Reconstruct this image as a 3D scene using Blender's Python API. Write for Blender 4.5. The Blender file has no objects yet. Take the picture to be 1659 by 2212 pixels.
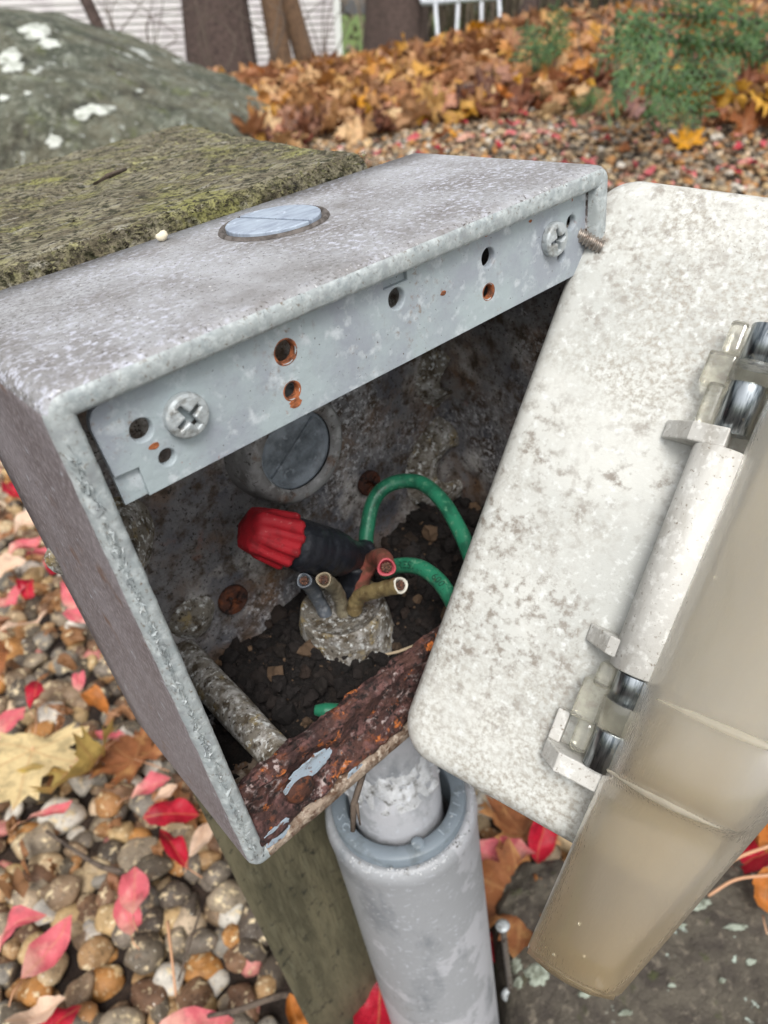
import bpy, math, random
import numpy as np
from mathutils import Matrix, Vector, noise as mn
random.seed(7); rng = np.random.default_rng(7)
SC = bpy.context.scene; COL = SC.collection
MM = .001
# ------------------------------------------------------------------ camera (solved from the box's edges)
F_PX, CX, CY = 1579.55, 829.5, 1106.0            # focal length and centre for a 1659 px wide picture
R_BC = np.array([[0.73919018, -0.47364769, 0.47880659], [-0.65996476, -0.36760805, 0.65521816], [-0.13432941, -0.8003263, -0.58432304]])
CAM = np.array([-0.0171652985, -0.0890078511, 0.0345482715])
g_cam = np.array([(905 - CX) / F_PX, (3380 - CY) / F_PX, 1.0]); g_cam /= np.linalg.norm(g_cam)
g_box = R_BC @ g_cam
Q = np.array(Vector(g_box).rotation_difference(Vector((0, 0, -1))).to_matrix())   # the post leans: box frame -> plumb world
R_WC = Q @ R_BC
def b2w(P): return Q @ (np.asarray(P, float) - CAM) + CAM
FBOX = Matrix.Translation(Vector(CAM)) @ Matrix(Q.tolist()).to_4x4() @ Matrix.Translation(-Vector(CAM))
cd = bpy.data.cameras.new('camera'); cam = bpy.data.objects.new('camera', cd); COL.objects.link(cam)
m = Matrix([[R_WC[i][0], -R_WC[i][1], -R_WC[i][2]] for i in range(3)]).to_4x4(); m.translation = Vector(CAM); cam.matrix_world = m
cd.sensor_fit = 'HORIZONTAL'; cd.sensor_width = 36; cd.lens = 36 * F_PX / 1659
cd.clip_start = .005; cd.clip_end = 300
cd.dof.use_dof = True; cd.dof.focus_distance = .135; cd.dof.aperture_fstop = 35; cd.dof.aperture_blades = 0
SC.camera = cam
# ------------------------------------------------------------------ light: overcast daylight
SUN_EL, SUN_AZ = math.radians(52), math.radians(-40)
w = bpy.data.worlds.new('World'); SC.world = w; w.use_nodes = True
nt = w.node_tree; bg = nt.nodes['Background']
sky = nt.nodes.new('ShaderNodeTexSky'); sky.sky_type = 'NISHITA'; sky.sun_disc = False
sky.sun_elevation = SUN_EL; sky.sun_rotation = SUN_AZ; sky.dust_density = 3; sky.air_density = 1
hs = nt.nodes.new('ShaderNodeHueSaturation'); hs.inputs['Saturation'].default_value = .12
nt.links.new(sky.outputs[0], hs.inputs['Color']); nt.links.new(hs.outputs[0], bg.inputs[0]); bg.inputs[1].default_value = .125
sl = bpy.data.lights.new('sun', 'SUN'); sl.energy = 1.5; sl.angle = math.radians(22); sl.color = (1, .97, .93)
so = bpy.data.objects.new('sun', sl); COL.objects.link(so)
sd = Vector((math.sin(SUN_AZ) * math.cos(SUN_EL), math.cos(SUN_AZ) * math.cos(SUN_EL), math.sin(SUN_EL)))
SUNV = Vector((-.35, -.45, .82)).normalized(); SUN = SUNV
so.rotation_euler = SUN.to_track_quat('Z', 'Y').to_euler()
sky.sun_elevation = math.asin(SUN.z); sky.sun_rotation = math.atan2(SUN.x, SUN.y)
SC.view_settings.view_transform = 'Standard'; SC.view_settings.look = 'None'; SC.view_settings.gamma = 1
SC.view_settings.exposure = .68
try: SC.view_settings.use_curve_mapping = False
except Exception: pass
SC.render.engine = 'CYCLES'
SC.cycles.use_denoising = True
SC.cycles.max_bounces = 10; SC.cycles.transmission_bounces = 8; SC.cycles.diffuse_bounces = 3
# ------------------------------------------------------------------ unprojection
def ray_w(px, py): return R_WC @ np.array([(px - CX) / F_PX, (py - CY) / F_PX, 1.0])
def at_depth(px, py, d): return CAM + ray_w(px, py) * d
def at_z(px, py, z):
    r = ray_w(px, py); return CAM + r * (z - CAM[2]) / r[2]
def bhit(px, py, ax, v):                          # point in box frame on plane axis=v (mm)
    r = R_BC @ np.array([(px - CX) / F_PX, (py - CY) / F_PX, 1.0]); return (CAM + r * (v * MM - CAM[ax]) / r[ax]) / MM
def bdep(px, py, d):                              # point in box frame (mm) at depth d mm
    r = R_BC @ np.array([(px - CX) / F_PX, (py - CY) / F_PX, 1.0]); return (CAM + r * d * MM) / MM
def project(P):
    q = (np.atleast_2d(P) - CAM) @ R_WC
    z = np.where(q[:, 2] > 1e-4, q[:, 2], 1e-4)
    return np.stack([CX + F_PX * q[:, 0] / z, CY + F_PX * q[:, 1] / z, q[:, 2]], 1)
# ------------------------------------------------------------------ objects
def tag(o, label=None, cat=None, group=None, kind=None):
    if label: o['label'] = label
    if cat: o['category'] = cat
    if group: o['group'] = group
    if kind: o['kind'] = kind
    return o
def thing(name, label, cat, mat4=None, group=None):
    o = bpy.data.objects.new(name, None); o.empty_display_size = .01; COL.objects.link(o)
    if mat4 is not None: o.matrix_world = mat4
    return tag(o, label, cat, group)
def mesh(name, V, Fc, mats, smooth=True, mi=None):
    me = bpy.data.meshes.new(name)
    me.from_pydata([tuple(map(float, v)) for v in V], [], [tuple(map(int, f)) for f in Fc])
    for mt in (mats if isinstance(mats, (list, tuple)) else [mats]): me.materials.append(mt)
    if mi is not None: me.polygons.foreach_set('material_index', np.asarray(mi, np.int32))
    me.polygons.foreach_set('use_smooth', [bool(smooth)] * len(me.polygons))
    me.update(); return me
def fastmesh(name, V, T, mat, smooth=True, col=None):
    me = bpy.data.meshes.new(name); V = np.asarray(V, np.float32); T = np.asarray(T, np.int32)
    me.vertices.add(len(V)); me.vertices.foreach_set('co', V.ravel())
    me.loops.add(T.size); me.loops.foreach_set('vertex_index', T.ravel())
    me.polygons.add(len(T)); me.polygons.foreach_set('loop_start', np.arange(0, T.size, 3, dtype=np.int32))
    me.materials.append(mat); me.update(calc_edges=True)
    me.polygons.foreach_set('use_smooth', [bool(smooth)] * len(T)); me.validate(); return me
def link(name, me, parent=None):
    o = bpy.data.objects.new(name, me); COL.objects.link(o)
    if parent is not None: o.parent = parent
    return o
def part(name, VF, mat, parent, smooth=True, sc=MM, mi=None):
    V, Fc = VF; V = np.asarray(V, float) * sc
    return link(name, mesh(name, V, Fc, mat, smooth, mi), parent)
def bevel(o, wd, seg=2):
    b = o.modifiers.new('bevel', 'BEVEL'); b.width = wd; b.segments = seg; b.limit_method = 'ANGLE'; b.angle_limit = math.radians(35); return o
# ------------------------------------------------------------------ shapes
def join(*L):
    V, Fc, n = [], [], 0
    for v, f in L:
        V += [tuple(p) for p in v]; Fc += [tuple(i + n for i in q) for q in f]; n += len(v)
    return V, Fc
def cuboid(x0, x1, y0, y1, z0, z1):
    V = [(x, y, z) for z in (z0, z1) for y in (y0, y1) for x in (x0, x1)]
    return V, [(0, 2, 3, 1), (4, 5, 7, 6), (0, 1, 5, 4), (2, 6, 7, 3), (0, 4, 6, 2), (1, 3, 7, 5)]
def loft(rings, cap0=True, cap1=True, closed=True):
    n = len(rings[0]); V = [p for r in rings for p in r]; Fc = []
    for i in range(len(rings) - 1):
        for j in range(n if closed else n - 1):
            a, b = i * n + j, i * n + (j + 1) % n
            Fc.append((a, b, b + n, a + n))
    if cap0: Fc.append(tuple(range(n - 1, -1, -1)))
    if cap1: Fc.append(tuple((len(rings) - 1) * n + k for k in range(n)))
    return V, Fc
def smooth_path(P, n=8):
    P = [np.array(p, float) for p in P]; Q_ = [2 * P[0] - P[1]] + P + [2 * P[-1] - P[-2]]; out = []
    for i in range(1, len(Q_) - 2):
        for k in range(n):
            t = k / n; a, b, c, d = Q_[i - 1:i + 3]
            out.append(.5 * ((2 * b) + (-a + c) * t + (2 * a - 5 * b + 4 * c - d) * t * t + (-a + 3 * b - 3 * c + d) * t ** 3))
    out.append(P[-1]); return out
def frames(P):
    P = [np.array(p, float) for p in P]; T = []
    for i in range(len(P)):
        t = P[min(i + 1, len(P) - 1)] - P[max(i - 1, 0)]; T.append(t / (np.linalg.norm(t) + 1e-12))
    u = np.cross(T[0], (0, 0, 1.)); 
    if np.linalg.norm(u) < .1: u = np.cross(T[0], (1., 0, 0))
    u /= np.linalg.norm(u); U = []
    for t in T:
        u = u - t * (u @ t); u /= np.linalg.norm(u); U.append(u.copy())
    return P, T, U
def tube(P, r, n=10, caps=True, jit=0):
    P, T, U = frames(P); R_ = r if hasattr(r, '__len__') else [r] * len(P)
    if len(R_) != len(P): R_ = np.interp(np.linspace(0, 1, len(P)), np.linspace(0, 1, len(R_)), R_)
    rings = []
    for p, t, u, rr in zip(P, T, U, R_):
        v = np.cross(t, u)
        rings.append([p + (u * math.cos(a) + v * math.sin(a)) * rr * (1 + random.uniform(-jit, jit)) for a in [2 * math.pi * k / n for k in range(n)]])
    return loft(rings, caps, caps)
def lathe(prof, c=(0, 0, 0), ax=2, n=48, jit=0, jf=300, caps=(True, True)):
    """prof: (radius, along) pairs; axis 0/1/2"""
    rings = []
    for r, h in prof:
        ring = []
        for k in range(n):
            a = 2 * math.pi * k / n; rr = r
            p = [0, 0, 0]; p[(ax + 1) % 3] = rr * math.cos(a); p[(ax + 2) % 3] = rr * math.sin(a); p[ax] = h
            p = [p[i] + c[i] for i in range(3)]
            if jit and r > 0:
                d = jit * mn.noise(Vector(p) * jf * MM)
                p[(ax + 1) % 3] += d * math.cos(a); p[(ax + 2) % 3] += d * math.sin(a); p[ax] += d * .5
            ring.append(tuple(p))
        rings.append(ring)
    return loft(rings, *caps)
def rrect(x0, x1, y0, y1, r, n=6, m=1):
    P = []
    for cx, cy, a0 in ((x1 - r, y1 - r, 0), (x0 + r, y1 - r, 90), (x0 + r, y0 + r, 180), (x1 - r, y0 + r, 270)):
        for k in range(n + 1):
            a = math.radians(a0 + 90 * k / n); P.append((cx + r * math.cos(a), cy + r * math.sin(a)))
    if m > 1:
        out = []; N = len(P)
        for i in range(N):
            a, b = P[i], P[(i + 1) % N]; k = max(1, int(math.hypot(b[0] - a[0], b[1] - a[1]) / m))
            for j in range(k): out.append((a[0] + (b[0] - a[0]) * j / k, a[1] + (b[1] - a[1]) * j / k))
        P = out
    return P
def circ(cx, cy, r, n=28, e=1): return [(cx + r * math.cos(2 * math.pi * k / n), cy + e * r * math.sin(2 * math.pi * k / n)) for k in range(n)]
def plate2d(name, outline, holes, thick, bev=0.0):
    """2D outline with holes, extruded along +-Z by thick/2 -> mesh (units mm), via a filled curve"""
    cu = bpy.data.curves.new(name, 'CURVE'); cu.dimensions = '2D'; cu.fill_mode = 'BOTH'
    cu.extrude = max(thick / 2 - bev, 0) ; cu.bevel_depth = bev; cu.bevel_resolution = 2; cu.offset = -bev
    for sp in [outline] + list(holes):
        s = cu.splines.new('POLY'); s.points.add(len(sp) - 1); s.use_cyclic_u = True
        for q, (x, y) in zip(s.points, sp): q.co = (x, y, 0, 1)
    o = bpy.data.objects.new(name, cu); COL.objects.link(o)
    dg = bpy.context.evaluated_depsgraph_get(); me = bpy.data.meshes.new_from_object(o.evaluated_get(dg), depsgraph=dg)
    V = [tuple(v.co) for v in me.vertices]; Fc = [tuple(p.vertices) for p in me.polygons]
    bpy.data.objects.remove(o); bpy.data.curves.remove(cu); bpy.data.meshes.remove(me)
    return V, Fc
def text2d(s, size, depth=0.0):
    cu = bpy.data.curves.new('text', 'FONT'); cu.body = s; cu.size = size; cu.extrude = depth; cu.align_x = 'CENTER'; cu.align_y = 'CENTER'; cu.resolution_u = 3
    o = bpy.data.objects.new('text', cu); COL.objects.link(o)
    dg = bpy.context.evaluated_depsgraph_get(); me = bpy.data.meshes.new_from_object(o.evaluated_get(dg), depsgraph=dg)
    V = [tuple(v.co) for v in me.vertices]; Fc = [tuple(p.vertices) for p in me.polygons]
    bpy.data.objects.remove(o); bpy.data.curves.remove(cu); bpy.data.meshes.remove(me)
    return V, Fc
def xf(VF, f): return [f(v) for v in VF[0]], VF[1]
def ico(sub):
    import bmesh
    bm = bmesh.new(); bmesh.ops.create_icosphere(bm, subdivisions=sub, radius=1)
    V = np.array([v.co[:] for v in bm.verts]); T = np.array([[v.index for v in f.verts] for f in bm.faces]); bm.free(); return V, T
# ------------------------------------------------------------------ materials
def srgb(r, g, b): return tuple(((c / 255) / 12.92 if c / 255 <= .04045 else ((c / 255 + .055) / 1.055) ** 2.4) for c in (r, g, b))
def mat(name, base, layers=(), rough=.6, bump=(), metal=0, spec=.4, rnd=None, rand_src='OBJECT', coord='Object', **kw):
    """layers: (colour, scale, lo, hi, detail, stretch) noise masks laid over the base; scales per metre"""
    mt = bpy.data.materials.new(name); mt.use_nodes = True; N = mt.node_tree; L = N.links; b = N.nodes['Principled BSDF']
    tc = N.nodes.new('ShaderNodeTexCoord').outputs[coord]; src = {}
    def nz(scale, detail, st, seed, rough_=.62, dist=0.0):
        mp = N.nodes.new('ShaderNodeMapping'); mp.inputs['Scale'].default_value = st; mp.inputs['Location'].default_value = (seed * 1.37, seed * .71, seed * .29)
        L.new(tc, mp.inputs[0]); n = N.nodes.new('ShaderNodeTexNoise'); n.inputs['Scale'].default_value = scale
        n.inputs['Detail'].default_value = detail; n.inputs['Roughness'].default_value = rough_; n.inputs['Distortion'].default_value = dist
        L.new(mp.outputs[0], n.inputs['Vector']); return n.outputs[0]
    def mr(s, lo, hi):
        r = N.nodes.new('ShaderNodeMapRange'); r.inputs[1].default_value = lo; r.inputs[2].default_value = hi; L.new(s, r.inputs[0]); return r.outputs[0]
    cur = None
    if rnd:
        if rand_src == 'OBJECT': s = N.nodes.new('ShaderNodeObjectInfo').outputs['Random']
        else: s = N.nodes.new('ShaderNodeNewGeometry').outputs['Random Per Island']
        cr = N.nodes.new('ShaderNodeValToRGB'); cr.color_ramp.interpolation = 'CONSTANT' if kw.get('const') else 'LINEAR'
        el = cr.color_ramp.elements
        while len(el) < len(rnd): el.new(.5)
        for i, c in enumerate(rnd): el[i].position = i / (len(rnd) if kw.get('const') else max(1, len(rnd) - 1)); el[i].color = (*c, 1)
        L.new(s, cr.inputs[0]); cur = cr.outputs[0]
    for i, ly in enumerate(layers):
        c, scale, lo, hi = ly[:4]; det = ly[4] if len(ly) > 4 else 6; st = ly[5] if len(ly) > 5 and ly[5] else (1, 1, 1); gate = ly[6] if len(ly) > 6 else None
        f = mr(nz(scale, det, st, i + 3 + len(name)), lo, hi)
        if gate:
            g = mr(nz(gate[0], 4, (1, 1, 1), i + 31), gate[1], gate[2]); mu = N.nodes.new('ShaderNodeMath'); mu.operation = 'MULTIPLY'; L.new(f, mu.inputs[0]); L.new(g, mu.inputs[1]); f = mu.outputs[0]
        mx = N.nodes.new('ShaderNodeMix'); mx.data_type = 'RGBA'; L.new(f, mx.inputs[0])
        if cur is None: mx.inputs[6].default_value = (*base, 1)
        else: L.new(cur, mx.inputs[6])
        if isinstance(c, (int, float)):           # a number multiplies what is below
            mx.blend_type = 'MULTIPLY'; mx.inputs[7].default_value = (c, c, c, 1)
        else: mx.inputs[7].default_value = (*c, 1)
        cur = mx.outputs[2]
    if cur is None: b.inputs['Base Color'].default_value = (*base, 1)
    else: L.new(cur, b.inputs['Base Color'])
    b.inputs['Metallic'].default_value = metal; b.inputs['Specular IOR Level'].default_value = spec
    if isinstance(rough, tuple): L.new(mr(nz(rough[2], 4, (1, 1, 1), 77), .35, .65), b.inputs['Roughness']); r_ = N.nodes[-1]
    if isinstance(rough, tuple):
        l = b.inputs['Roughness'].links[0]; r_ = l.from_node; r_.inputs[3].default_value = rough[0]; r_.inputs[4].default_value = rough[1]
    else: b.inputs['Roughness'].default_value = rough
    prev = None
    for j, bp in enumerate(bump):
        scale, dist = bp[:2]; st = bp[2] if len(bp) > 2 else (1, 1, 1)
        bn = N.nodes.new('ShaderNodeBump'); bn.inputs['Strength'].default_value = 1; bn.inputs['Distance'].default_value = dist
        L.new(nz(scale, 5, st, 50 + j), bn.inputs['Height'])
        if prev: L.new(prev, bn.inputs['Normal'])
        prev = bn.outputs[0]
    if prev: L.new(prev, b.inputs['Normal'])
    for k, v in kw.items():
        if k in b.inputs: b.inputs[k].default_value = v
    return mt
X = {}
X['box_out'] = mat('weathered_grey_paint_top', srgb(164, 165, 168), [
    (srgb(128, 125, 124), 60, .38, .62, 8), (srgb(108, 106, 104), 900, .46, .64, 12, None, (20, .44, .62)),
    (srgb(192, 194, 206), 800, .5, .62, 12, None, (22, .42, .6)), (srgb(82, 76, 72), 1500, .57, .66, 8), (srgb(225, 225, 225), 1500, .64, .7, 4)], rough=.62, bump=[(900, .00025), (200, .0003)])
X['box_side'] = mat('weathered_lilac_brown_paint', srgb(138, 131, 134), [
    (srgb(116, 107, 108), 40, .4, .62, 12), (srgb(164, 156, 158), 900, .46, .66, 12, (1.6, 1.6, .6)), (srgb(98, 86, 82), 1200, .54, .68, 12, (1.6, 1.6, .7)), (srgb(122, 98, 86), 120, .6, .72, 10),
    (srgb(186, 190, 198), 300, .62, .72, 8)], rough=.6, bump=[(1100, .00012)])
X['rim'] = mat('pale_grey_green_rim_paint', srgb(162, 168, 168), [
    (srgb(150, 158, 160), 160, .4, .62, 6), (srgb(194, 200, 200), 600, .46, .7, 10), (srgb(118, 108, 96), 1200, .56, .7, 10), (srgb(140, 144, 146), 300, .5, .7, 10), (srgb(80, 66, 52), 260, .66, .74, 8)],
    rough=.5, bump=[(900, .0001), (200, .0001)])
X['inner'] = mat('stained_grey_interior', srgb(126, 124, 124), [
    (srgb(84, 84, 90), 45, .4, .6, 8), (srgb(112, 86, 64), 50, .5, .66, 10), (srgb(168, 164, 160), 60, .52, .66, 12), (srgb(72, 60, 50), 260, .48, .64, 12),
    (srgb(196, 196, 198), 700, .5, .64, 12, None, (26, .48, .62)), (srgb(130, 72, 44), 40, .62, .72, 10), (srgb(48, 42, 38), 1100, .56, .66, 8)], rough=.7, bump=[(400, .0005), (120, .0008)])
X['crust'] = mat('crusted_oxide', srgb(120, 114, 104), [
    (srgb(170, 168, 164), 240, .48, .62, 10), (srgb(78, 68, 54), 320, .5, .62, 10), (srgb(150, 132, 88), 180, .56, .68, 8), (srgb(206, 208, 206), 700, .55, .64, 10), (srgb(56, 48, 40), 900, .58, .66, 10)], rough=.8, bump=[(600, .0009), (200, .0009)])
X['boss'] = mat('worn_cast_ring', srgb(134, 134, 134), [(srgb(104, 100, 98), 80, .42, .6, 10), (srgb(164, 164, 164), 300, .5, .66, 12), (srgb(96, 72, 56), 160, .56, .68, 12), (srgb(60, 54, 50), 600, .58, .68, 8)], rough=.65, bump=[(400, .0003)])
X['bracket'] = mat('blue_grey_bracket_paint', srgb(160, 171, 174), [
    (srgb(146, 152, 160), 70, .42, .62, 6), (srgb(192, 198, 202), 260, .54, .7, 8), (srgb(130, 114, 100), 900, .56, .68, 10, None, (50, .5, .62)),
    (srgb(140, 84, 56), 600, .64, .7, 8, None, (60, .56, .62)), (srgb(84, 74, 66), 1500, .66, .7, 5)], rough=.48, bump=[(700, .00012), (200, .0002)])
X['galv'] = mat('galvanised_screw', srgb(176, 182, 184), [(srgb(130, 130, 126), 500, .5, .66, 8), (srgb(206, 210, 210), 900, .55, .7, 6)], rough=.5, metal=.35, bump=[(900, .00025)])
X['plug'] = mat('blue_grey_plug', srgb(164, 176, 190), [(srgb(140, 150, 166), 200, .42, .62, 8, (1, 4, 1)), (srgb(200, 210, 224), 500, .58, .7, 8), (srgb(110, 108, 108), 900, .66, .72, 6)], rough=.5, bump=[(400, .0002)])
X['seat'] = mat('grimy_seat', srgb(104, 98, 94), [(srgb(70, 64, 60), 500, .45, .6, 8)], rough=.8)  # seat darker than the paint around it
X['plug_in'] = mat('dull_blue_plug', srgb(128, 136, 144), [(srgb(78, 84, 90), 150, .42, .62, 10), (srgb(150, 158, 166), 300, .58, .7, 8)], rough=.4, bump=[(300, .0004)])
X['rust'] = mat('flaking_rust', srgb(76, 50, 43), [
    (srgb(138, 76, 44), 150, .54, .66, 10), (srgb(60, 40, 38), 120, .44, .56, 10), (srgb(106, 74, 70), 260, .5, .62, 10), (srgb(196, 112, 52), 240, .6, .66, 10), (srgb(172, 156, 152), 600, .54, .64, 12, None, (60, .46, .58)), (srgb(36, 26, 24), 600, .53, .62, 8)],
    rough=.82, bump=[(260, .0016), (900, .0006)])
X['rust_dark'] = mat('dark_rust', srgb(72, 44, 34), [(srgb(112, 62, 36), 300, .5, .64, 8), (srgb(36, 26, 24), 500, .5, .62, 8)], rough=.85, bump=[(500, .0009)])
X['rust_rim'] = mat('stained_bottom_rim', srgb(150, 134, 118), [(srgb(92, 70, 54), 200, .44, .58, 10), (srgb(180, 166, 150), 500, .52, .64, 10), (srgb(80, 44, 32), 260, .58, .66, 8), (srgb(60, 54, 50), 700, .62, .7, 6)], rough=.75, bump=[(600, .0008), (200, .0006)])
X['flake'] = mat('blue_grey_paint_flake', srgb(158, 172, 184), [(srgb(120, 124, 126), 400, .54, .66, 8), (srgb(96, 62, 44), 500, .55, .62, 10), (srgb(140, 84, 54), 900, .6, .66, 8)], rough=.55, bump=[(500, .0003)])
X['plastic'] = mat('weathered_ivory_plastic', srgb(203, 203, 197), [
    (srgb(186, 187, 182), 30, .4, .62, 8), (srgb(162, 157, 147), 900, .44, .6, 12, None, (16, .47, .6)), (srgb(140, 133, 124), 420, .5, .64, 14, None, (22, .46, .6)), (srgb(118, 108, 98), 1800, .56, .66, 10, None, (20, .48, .62)),
    (srgb(110, 92, 80), 200, .66, .76, 12, None, (12, .5, .62)), (srgb(214, 216, 213), 500, .54, .7, 12)], rough=.45, bump=[(1500, .00006)])
X['plastic_clean'] = mat('ivory_hinge_plastic', srgb(192, 190, 184), [(srgb(168, 164, 156), 200, .5, .68, 8, (1, .3, 1)), (srgb(216, 215, 210), 500, .52, .66, 10), (srgb(130, 120, 106), 1100, .6, .68, 8)], rough=.45, bump=[(900, .0001)])
X['steel'] = mat('dark_steel_pin', srgb(186, 192, 196), [(srgb(104, 112, 118), 300, .45, .62, 8, (4, .5, 4)), (srgb(200, 200, 190), 700, .62, .7, 6)], rough=.28, metal=1.0)
X['screw_old'] = mat('worn_steel_thread', srgb(168, 160, 152), [(srgb(100, 82, 70), 600, .5, .64, 6)], rough=.4, metal=.8)
def clear(name, col, rough, mixd, alpha=0):
    mt = bpy.data.materials.new(name); mt.use_nodes = True; N = mt.node_tree; L = N.links; b = N.nodes['Principled BSDF']
    b.inputs['Base Color'].default_value = (*col, 1); b.inputs['Transmission Weight'].default_value = 1; b.inputs['Roughness'].default_value = rough; b.inputs['IOR'].default_value = 1.22; b.inputs['Coat IOR'].default_value = 1.6; b.inputs['Coat Weight'].default_value = 1; b.inputs['Coat Roughness'].default_value = .06
    d = N.nodes.new('ShaderNodeBsdfDiffuse'); t = N.nodes.new('ShaderNodeBsdfTranslucent'); a = N.nodes.new('ShaderNodeMixShader'); a.inputs[0].default_value = .5
    tc = N.nodes.new('ShaderNodeTexCoord'); n = N.nodes.new('ShaderNodeTexNoise'); n.inputs['Scale'].default_value = 60; n.inputs['Detail'].default_value = 9
    mp = N.nodes.new('ShaderNodeMapping'); mp.inputs['Scale'].default_value = (3, .7, 3); L.new(tc.outputs['Object'], mp.inputs[0]); L.new(mp.outputs[0], n.inputs[0])
    cr = N.nodes.new('ShaderNodeMix'); cr.data_type = 'RGBA'; L.new(n.outputs[0], cr.inputs[0])
    cr.inputs[6].default_value = (*[c * .84 for c in col], 1); cr.inputs[7].default_value = (*[min(1, c * 1.05) for c in col], 1)
    L.new(cr.outputs[2], d.inputs[0]); L.new(cr.outputs[2], t.inputs[0]); L.new(d.outputs[0], a.inputs[1]); L.new(t.outputs[0], a.inputs[2])
    n2 = N.nodes.new('ShaderNodeTexNoise'); n2.inputs['Scale'].default_value = 900; L.new(mp.outputs[0], n2.inputs[0]); bp = N.nodes.new('ShaderNodeBump'); bp.inputs['Distance'].default_value = .00010; bp.inputs['Strength'].default_value = 1
    L.new(n2.outputs[0], bp.inputs['Height']); L.new(bp.outputs[0], b.inputs['Normal'])
    mx = N.nodes.new('ShaderNodeMixShader'); mx.inputs[0].default_value = mixd
    L.new(b.outputs[0], mx.inputs[1]); L.new(a.outputs[0], mx.inputs[2]); L.new(mx.outputs[0], N.nodes['Material Output'].inputs[0]); return mt
X['lid'] = clear('yellowed_clear_plastic', (.95, .92, .84), .36, .32)
N_ = X['lid'].node_tree; va = N_.nodes.new('ShaderNodeVolumeAbsorption'); va.inputs['Color'].default_value = (.97, .87, .62, 1); va.inputs['Density'].default_value = 90
# amber deepens towards the free end; paler hinge end paints in reflected light
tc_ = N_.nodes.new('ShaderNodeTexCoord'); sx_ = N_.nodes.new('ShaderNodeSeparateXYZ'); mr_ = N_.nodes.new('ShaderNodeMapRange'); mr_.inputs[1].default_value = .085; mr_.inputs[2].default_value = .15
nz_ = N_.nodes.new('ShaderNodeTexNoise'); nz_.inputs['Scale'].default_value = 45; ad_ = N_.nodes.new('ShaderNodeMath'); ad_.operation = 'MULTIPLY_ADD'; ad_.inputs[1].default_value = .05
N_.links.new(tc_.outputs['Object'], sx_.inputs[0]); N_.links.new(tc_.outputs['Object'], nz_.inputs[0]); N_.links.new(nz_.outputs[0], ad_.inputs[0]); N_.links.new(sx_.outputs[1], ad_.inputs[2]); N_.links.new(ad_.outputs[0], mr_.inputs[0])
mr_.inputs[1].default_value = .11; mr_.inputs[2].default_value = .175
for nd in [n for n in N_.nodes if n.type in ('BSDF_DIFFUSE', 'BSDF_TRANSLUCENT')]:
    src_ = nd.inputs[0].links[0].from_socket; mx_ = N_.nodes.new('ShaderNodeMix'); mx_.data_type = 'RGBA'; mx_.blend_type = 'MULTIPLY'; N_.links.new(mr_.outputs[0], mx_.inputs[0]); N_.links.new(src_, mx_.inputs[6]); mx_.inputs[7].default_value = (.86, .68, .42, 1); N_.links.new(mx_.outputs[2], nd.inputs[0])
N_.links.new(va.outputs[0], N_.nodes['Material Output'].inputs['Volume'])
X['knuckle'] = clear('clear_hinge_plastic', (.93, .91, .82), .08, .10)
X['red'] = mat('red_wire_nut_plastic', srgb(160, 24, 36), [(srgb(120, 20, 28), 300, .46, .66, 8), (srgb(176, 84, 84), 900, .62, .7, 8)], rough=.6, bump=[(700, .0001)])
X['tape'] = mat('black_tape', srgb(30, 32, 38), [(srgb(52, 54, 60), 300, .55, .7, 6)], rough=.38, bump=[(120, .0006, (1, 3, 1))])
X['green'] = mat('green_insulation', srgb(40, 112, 84), [(srgb(28, 80, 60), 200, .46, .64, 8), (srgb(92, 140, 112), 700, .56, .68, 8), (srgb(70, 66, 52), 400, .62, .7, 8)], rough=.35, bump=[(300, .0001)])
X['ink'] = mat('black_print', srgb(22, 50, 40), rough=.5)
X['copper'] = mat('tarnished_copper', srgb(96, 66, 52), [(srgb(48, 34, 28), 1200, .45, .55, 4), (srgb(150, 96, 70), 1500, .6, .66, 4)], rough=.6, metal=.3)
X['ins_grey'] = mat('grey_blue_insulation', srgb(92, 98, 106), [(srgb(140, 142, 144), 500, .52, .66, 8), (srgb(58, 54, 50), 300, .55, .66, 8)], rough=.5)
X['ins_tan'] = mat('khaki_insulation', srgb(130, 122, 102), [(srgb(92, 82, 66), 400, .46, .62, 10), (srgb(160, 154, 138), 700, .58, .68, 8)], rough=.5, bump=[(300, .0003)])
X['ins_red'] = mat('faded_red_insulation', srgb(150, 84, 74), [(srgb(108, 72, 58), 300, .44, .6, 10)], rough=.5, bump=[(300, .0002)])
X['ins_olive'] = mat('yellowed_insulation', srgb(132, 116, 80), [(srgb(96, 80, 54), 300, .46, .62, 10), (srgb(160, 148, 116), 700, .6, .7, 8)], rough=.5, bump=[(300, .0002)])
X['ins_tan2'] = mat('pale_khaki_end', srgb(132, 120, 100), rough=.5)
X['ins_white'] = mat('white_insulation_end', srgb(196, 192, 180), rough=.6)
X['pink_end'] = mat('pink_insulation_end', srgb(168, 74, 82), rough=.5)
X['soil'] = mat('dark_damp_soil', srgb(22, 18, 16), [(srgb(36, 28, 23), 300, .5, .66, 10), (srgb(18, 14, 13), 160, .45, .6, 8)], rough=.9, bump=[(500, .0016)])
X['crumb'] = mat('soil_crumb', srgb(50, 38, 30), [], rough=.9, rnd=[srgb(20, 16, 15), srgb(34, 27, 24), srgb(24, 20, 19), srgb(30, 25, 23), srgb(22, 18, 17), srgb(44, 34, 28), srgb(18, 15, 14), srgb(36, 28, 24), srgb(26, 22, 21), srgb(30, 24, 20), srgb(24, 20, 18), srgb(110, 88, 68)], rand_src='ISLAND')
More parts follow.
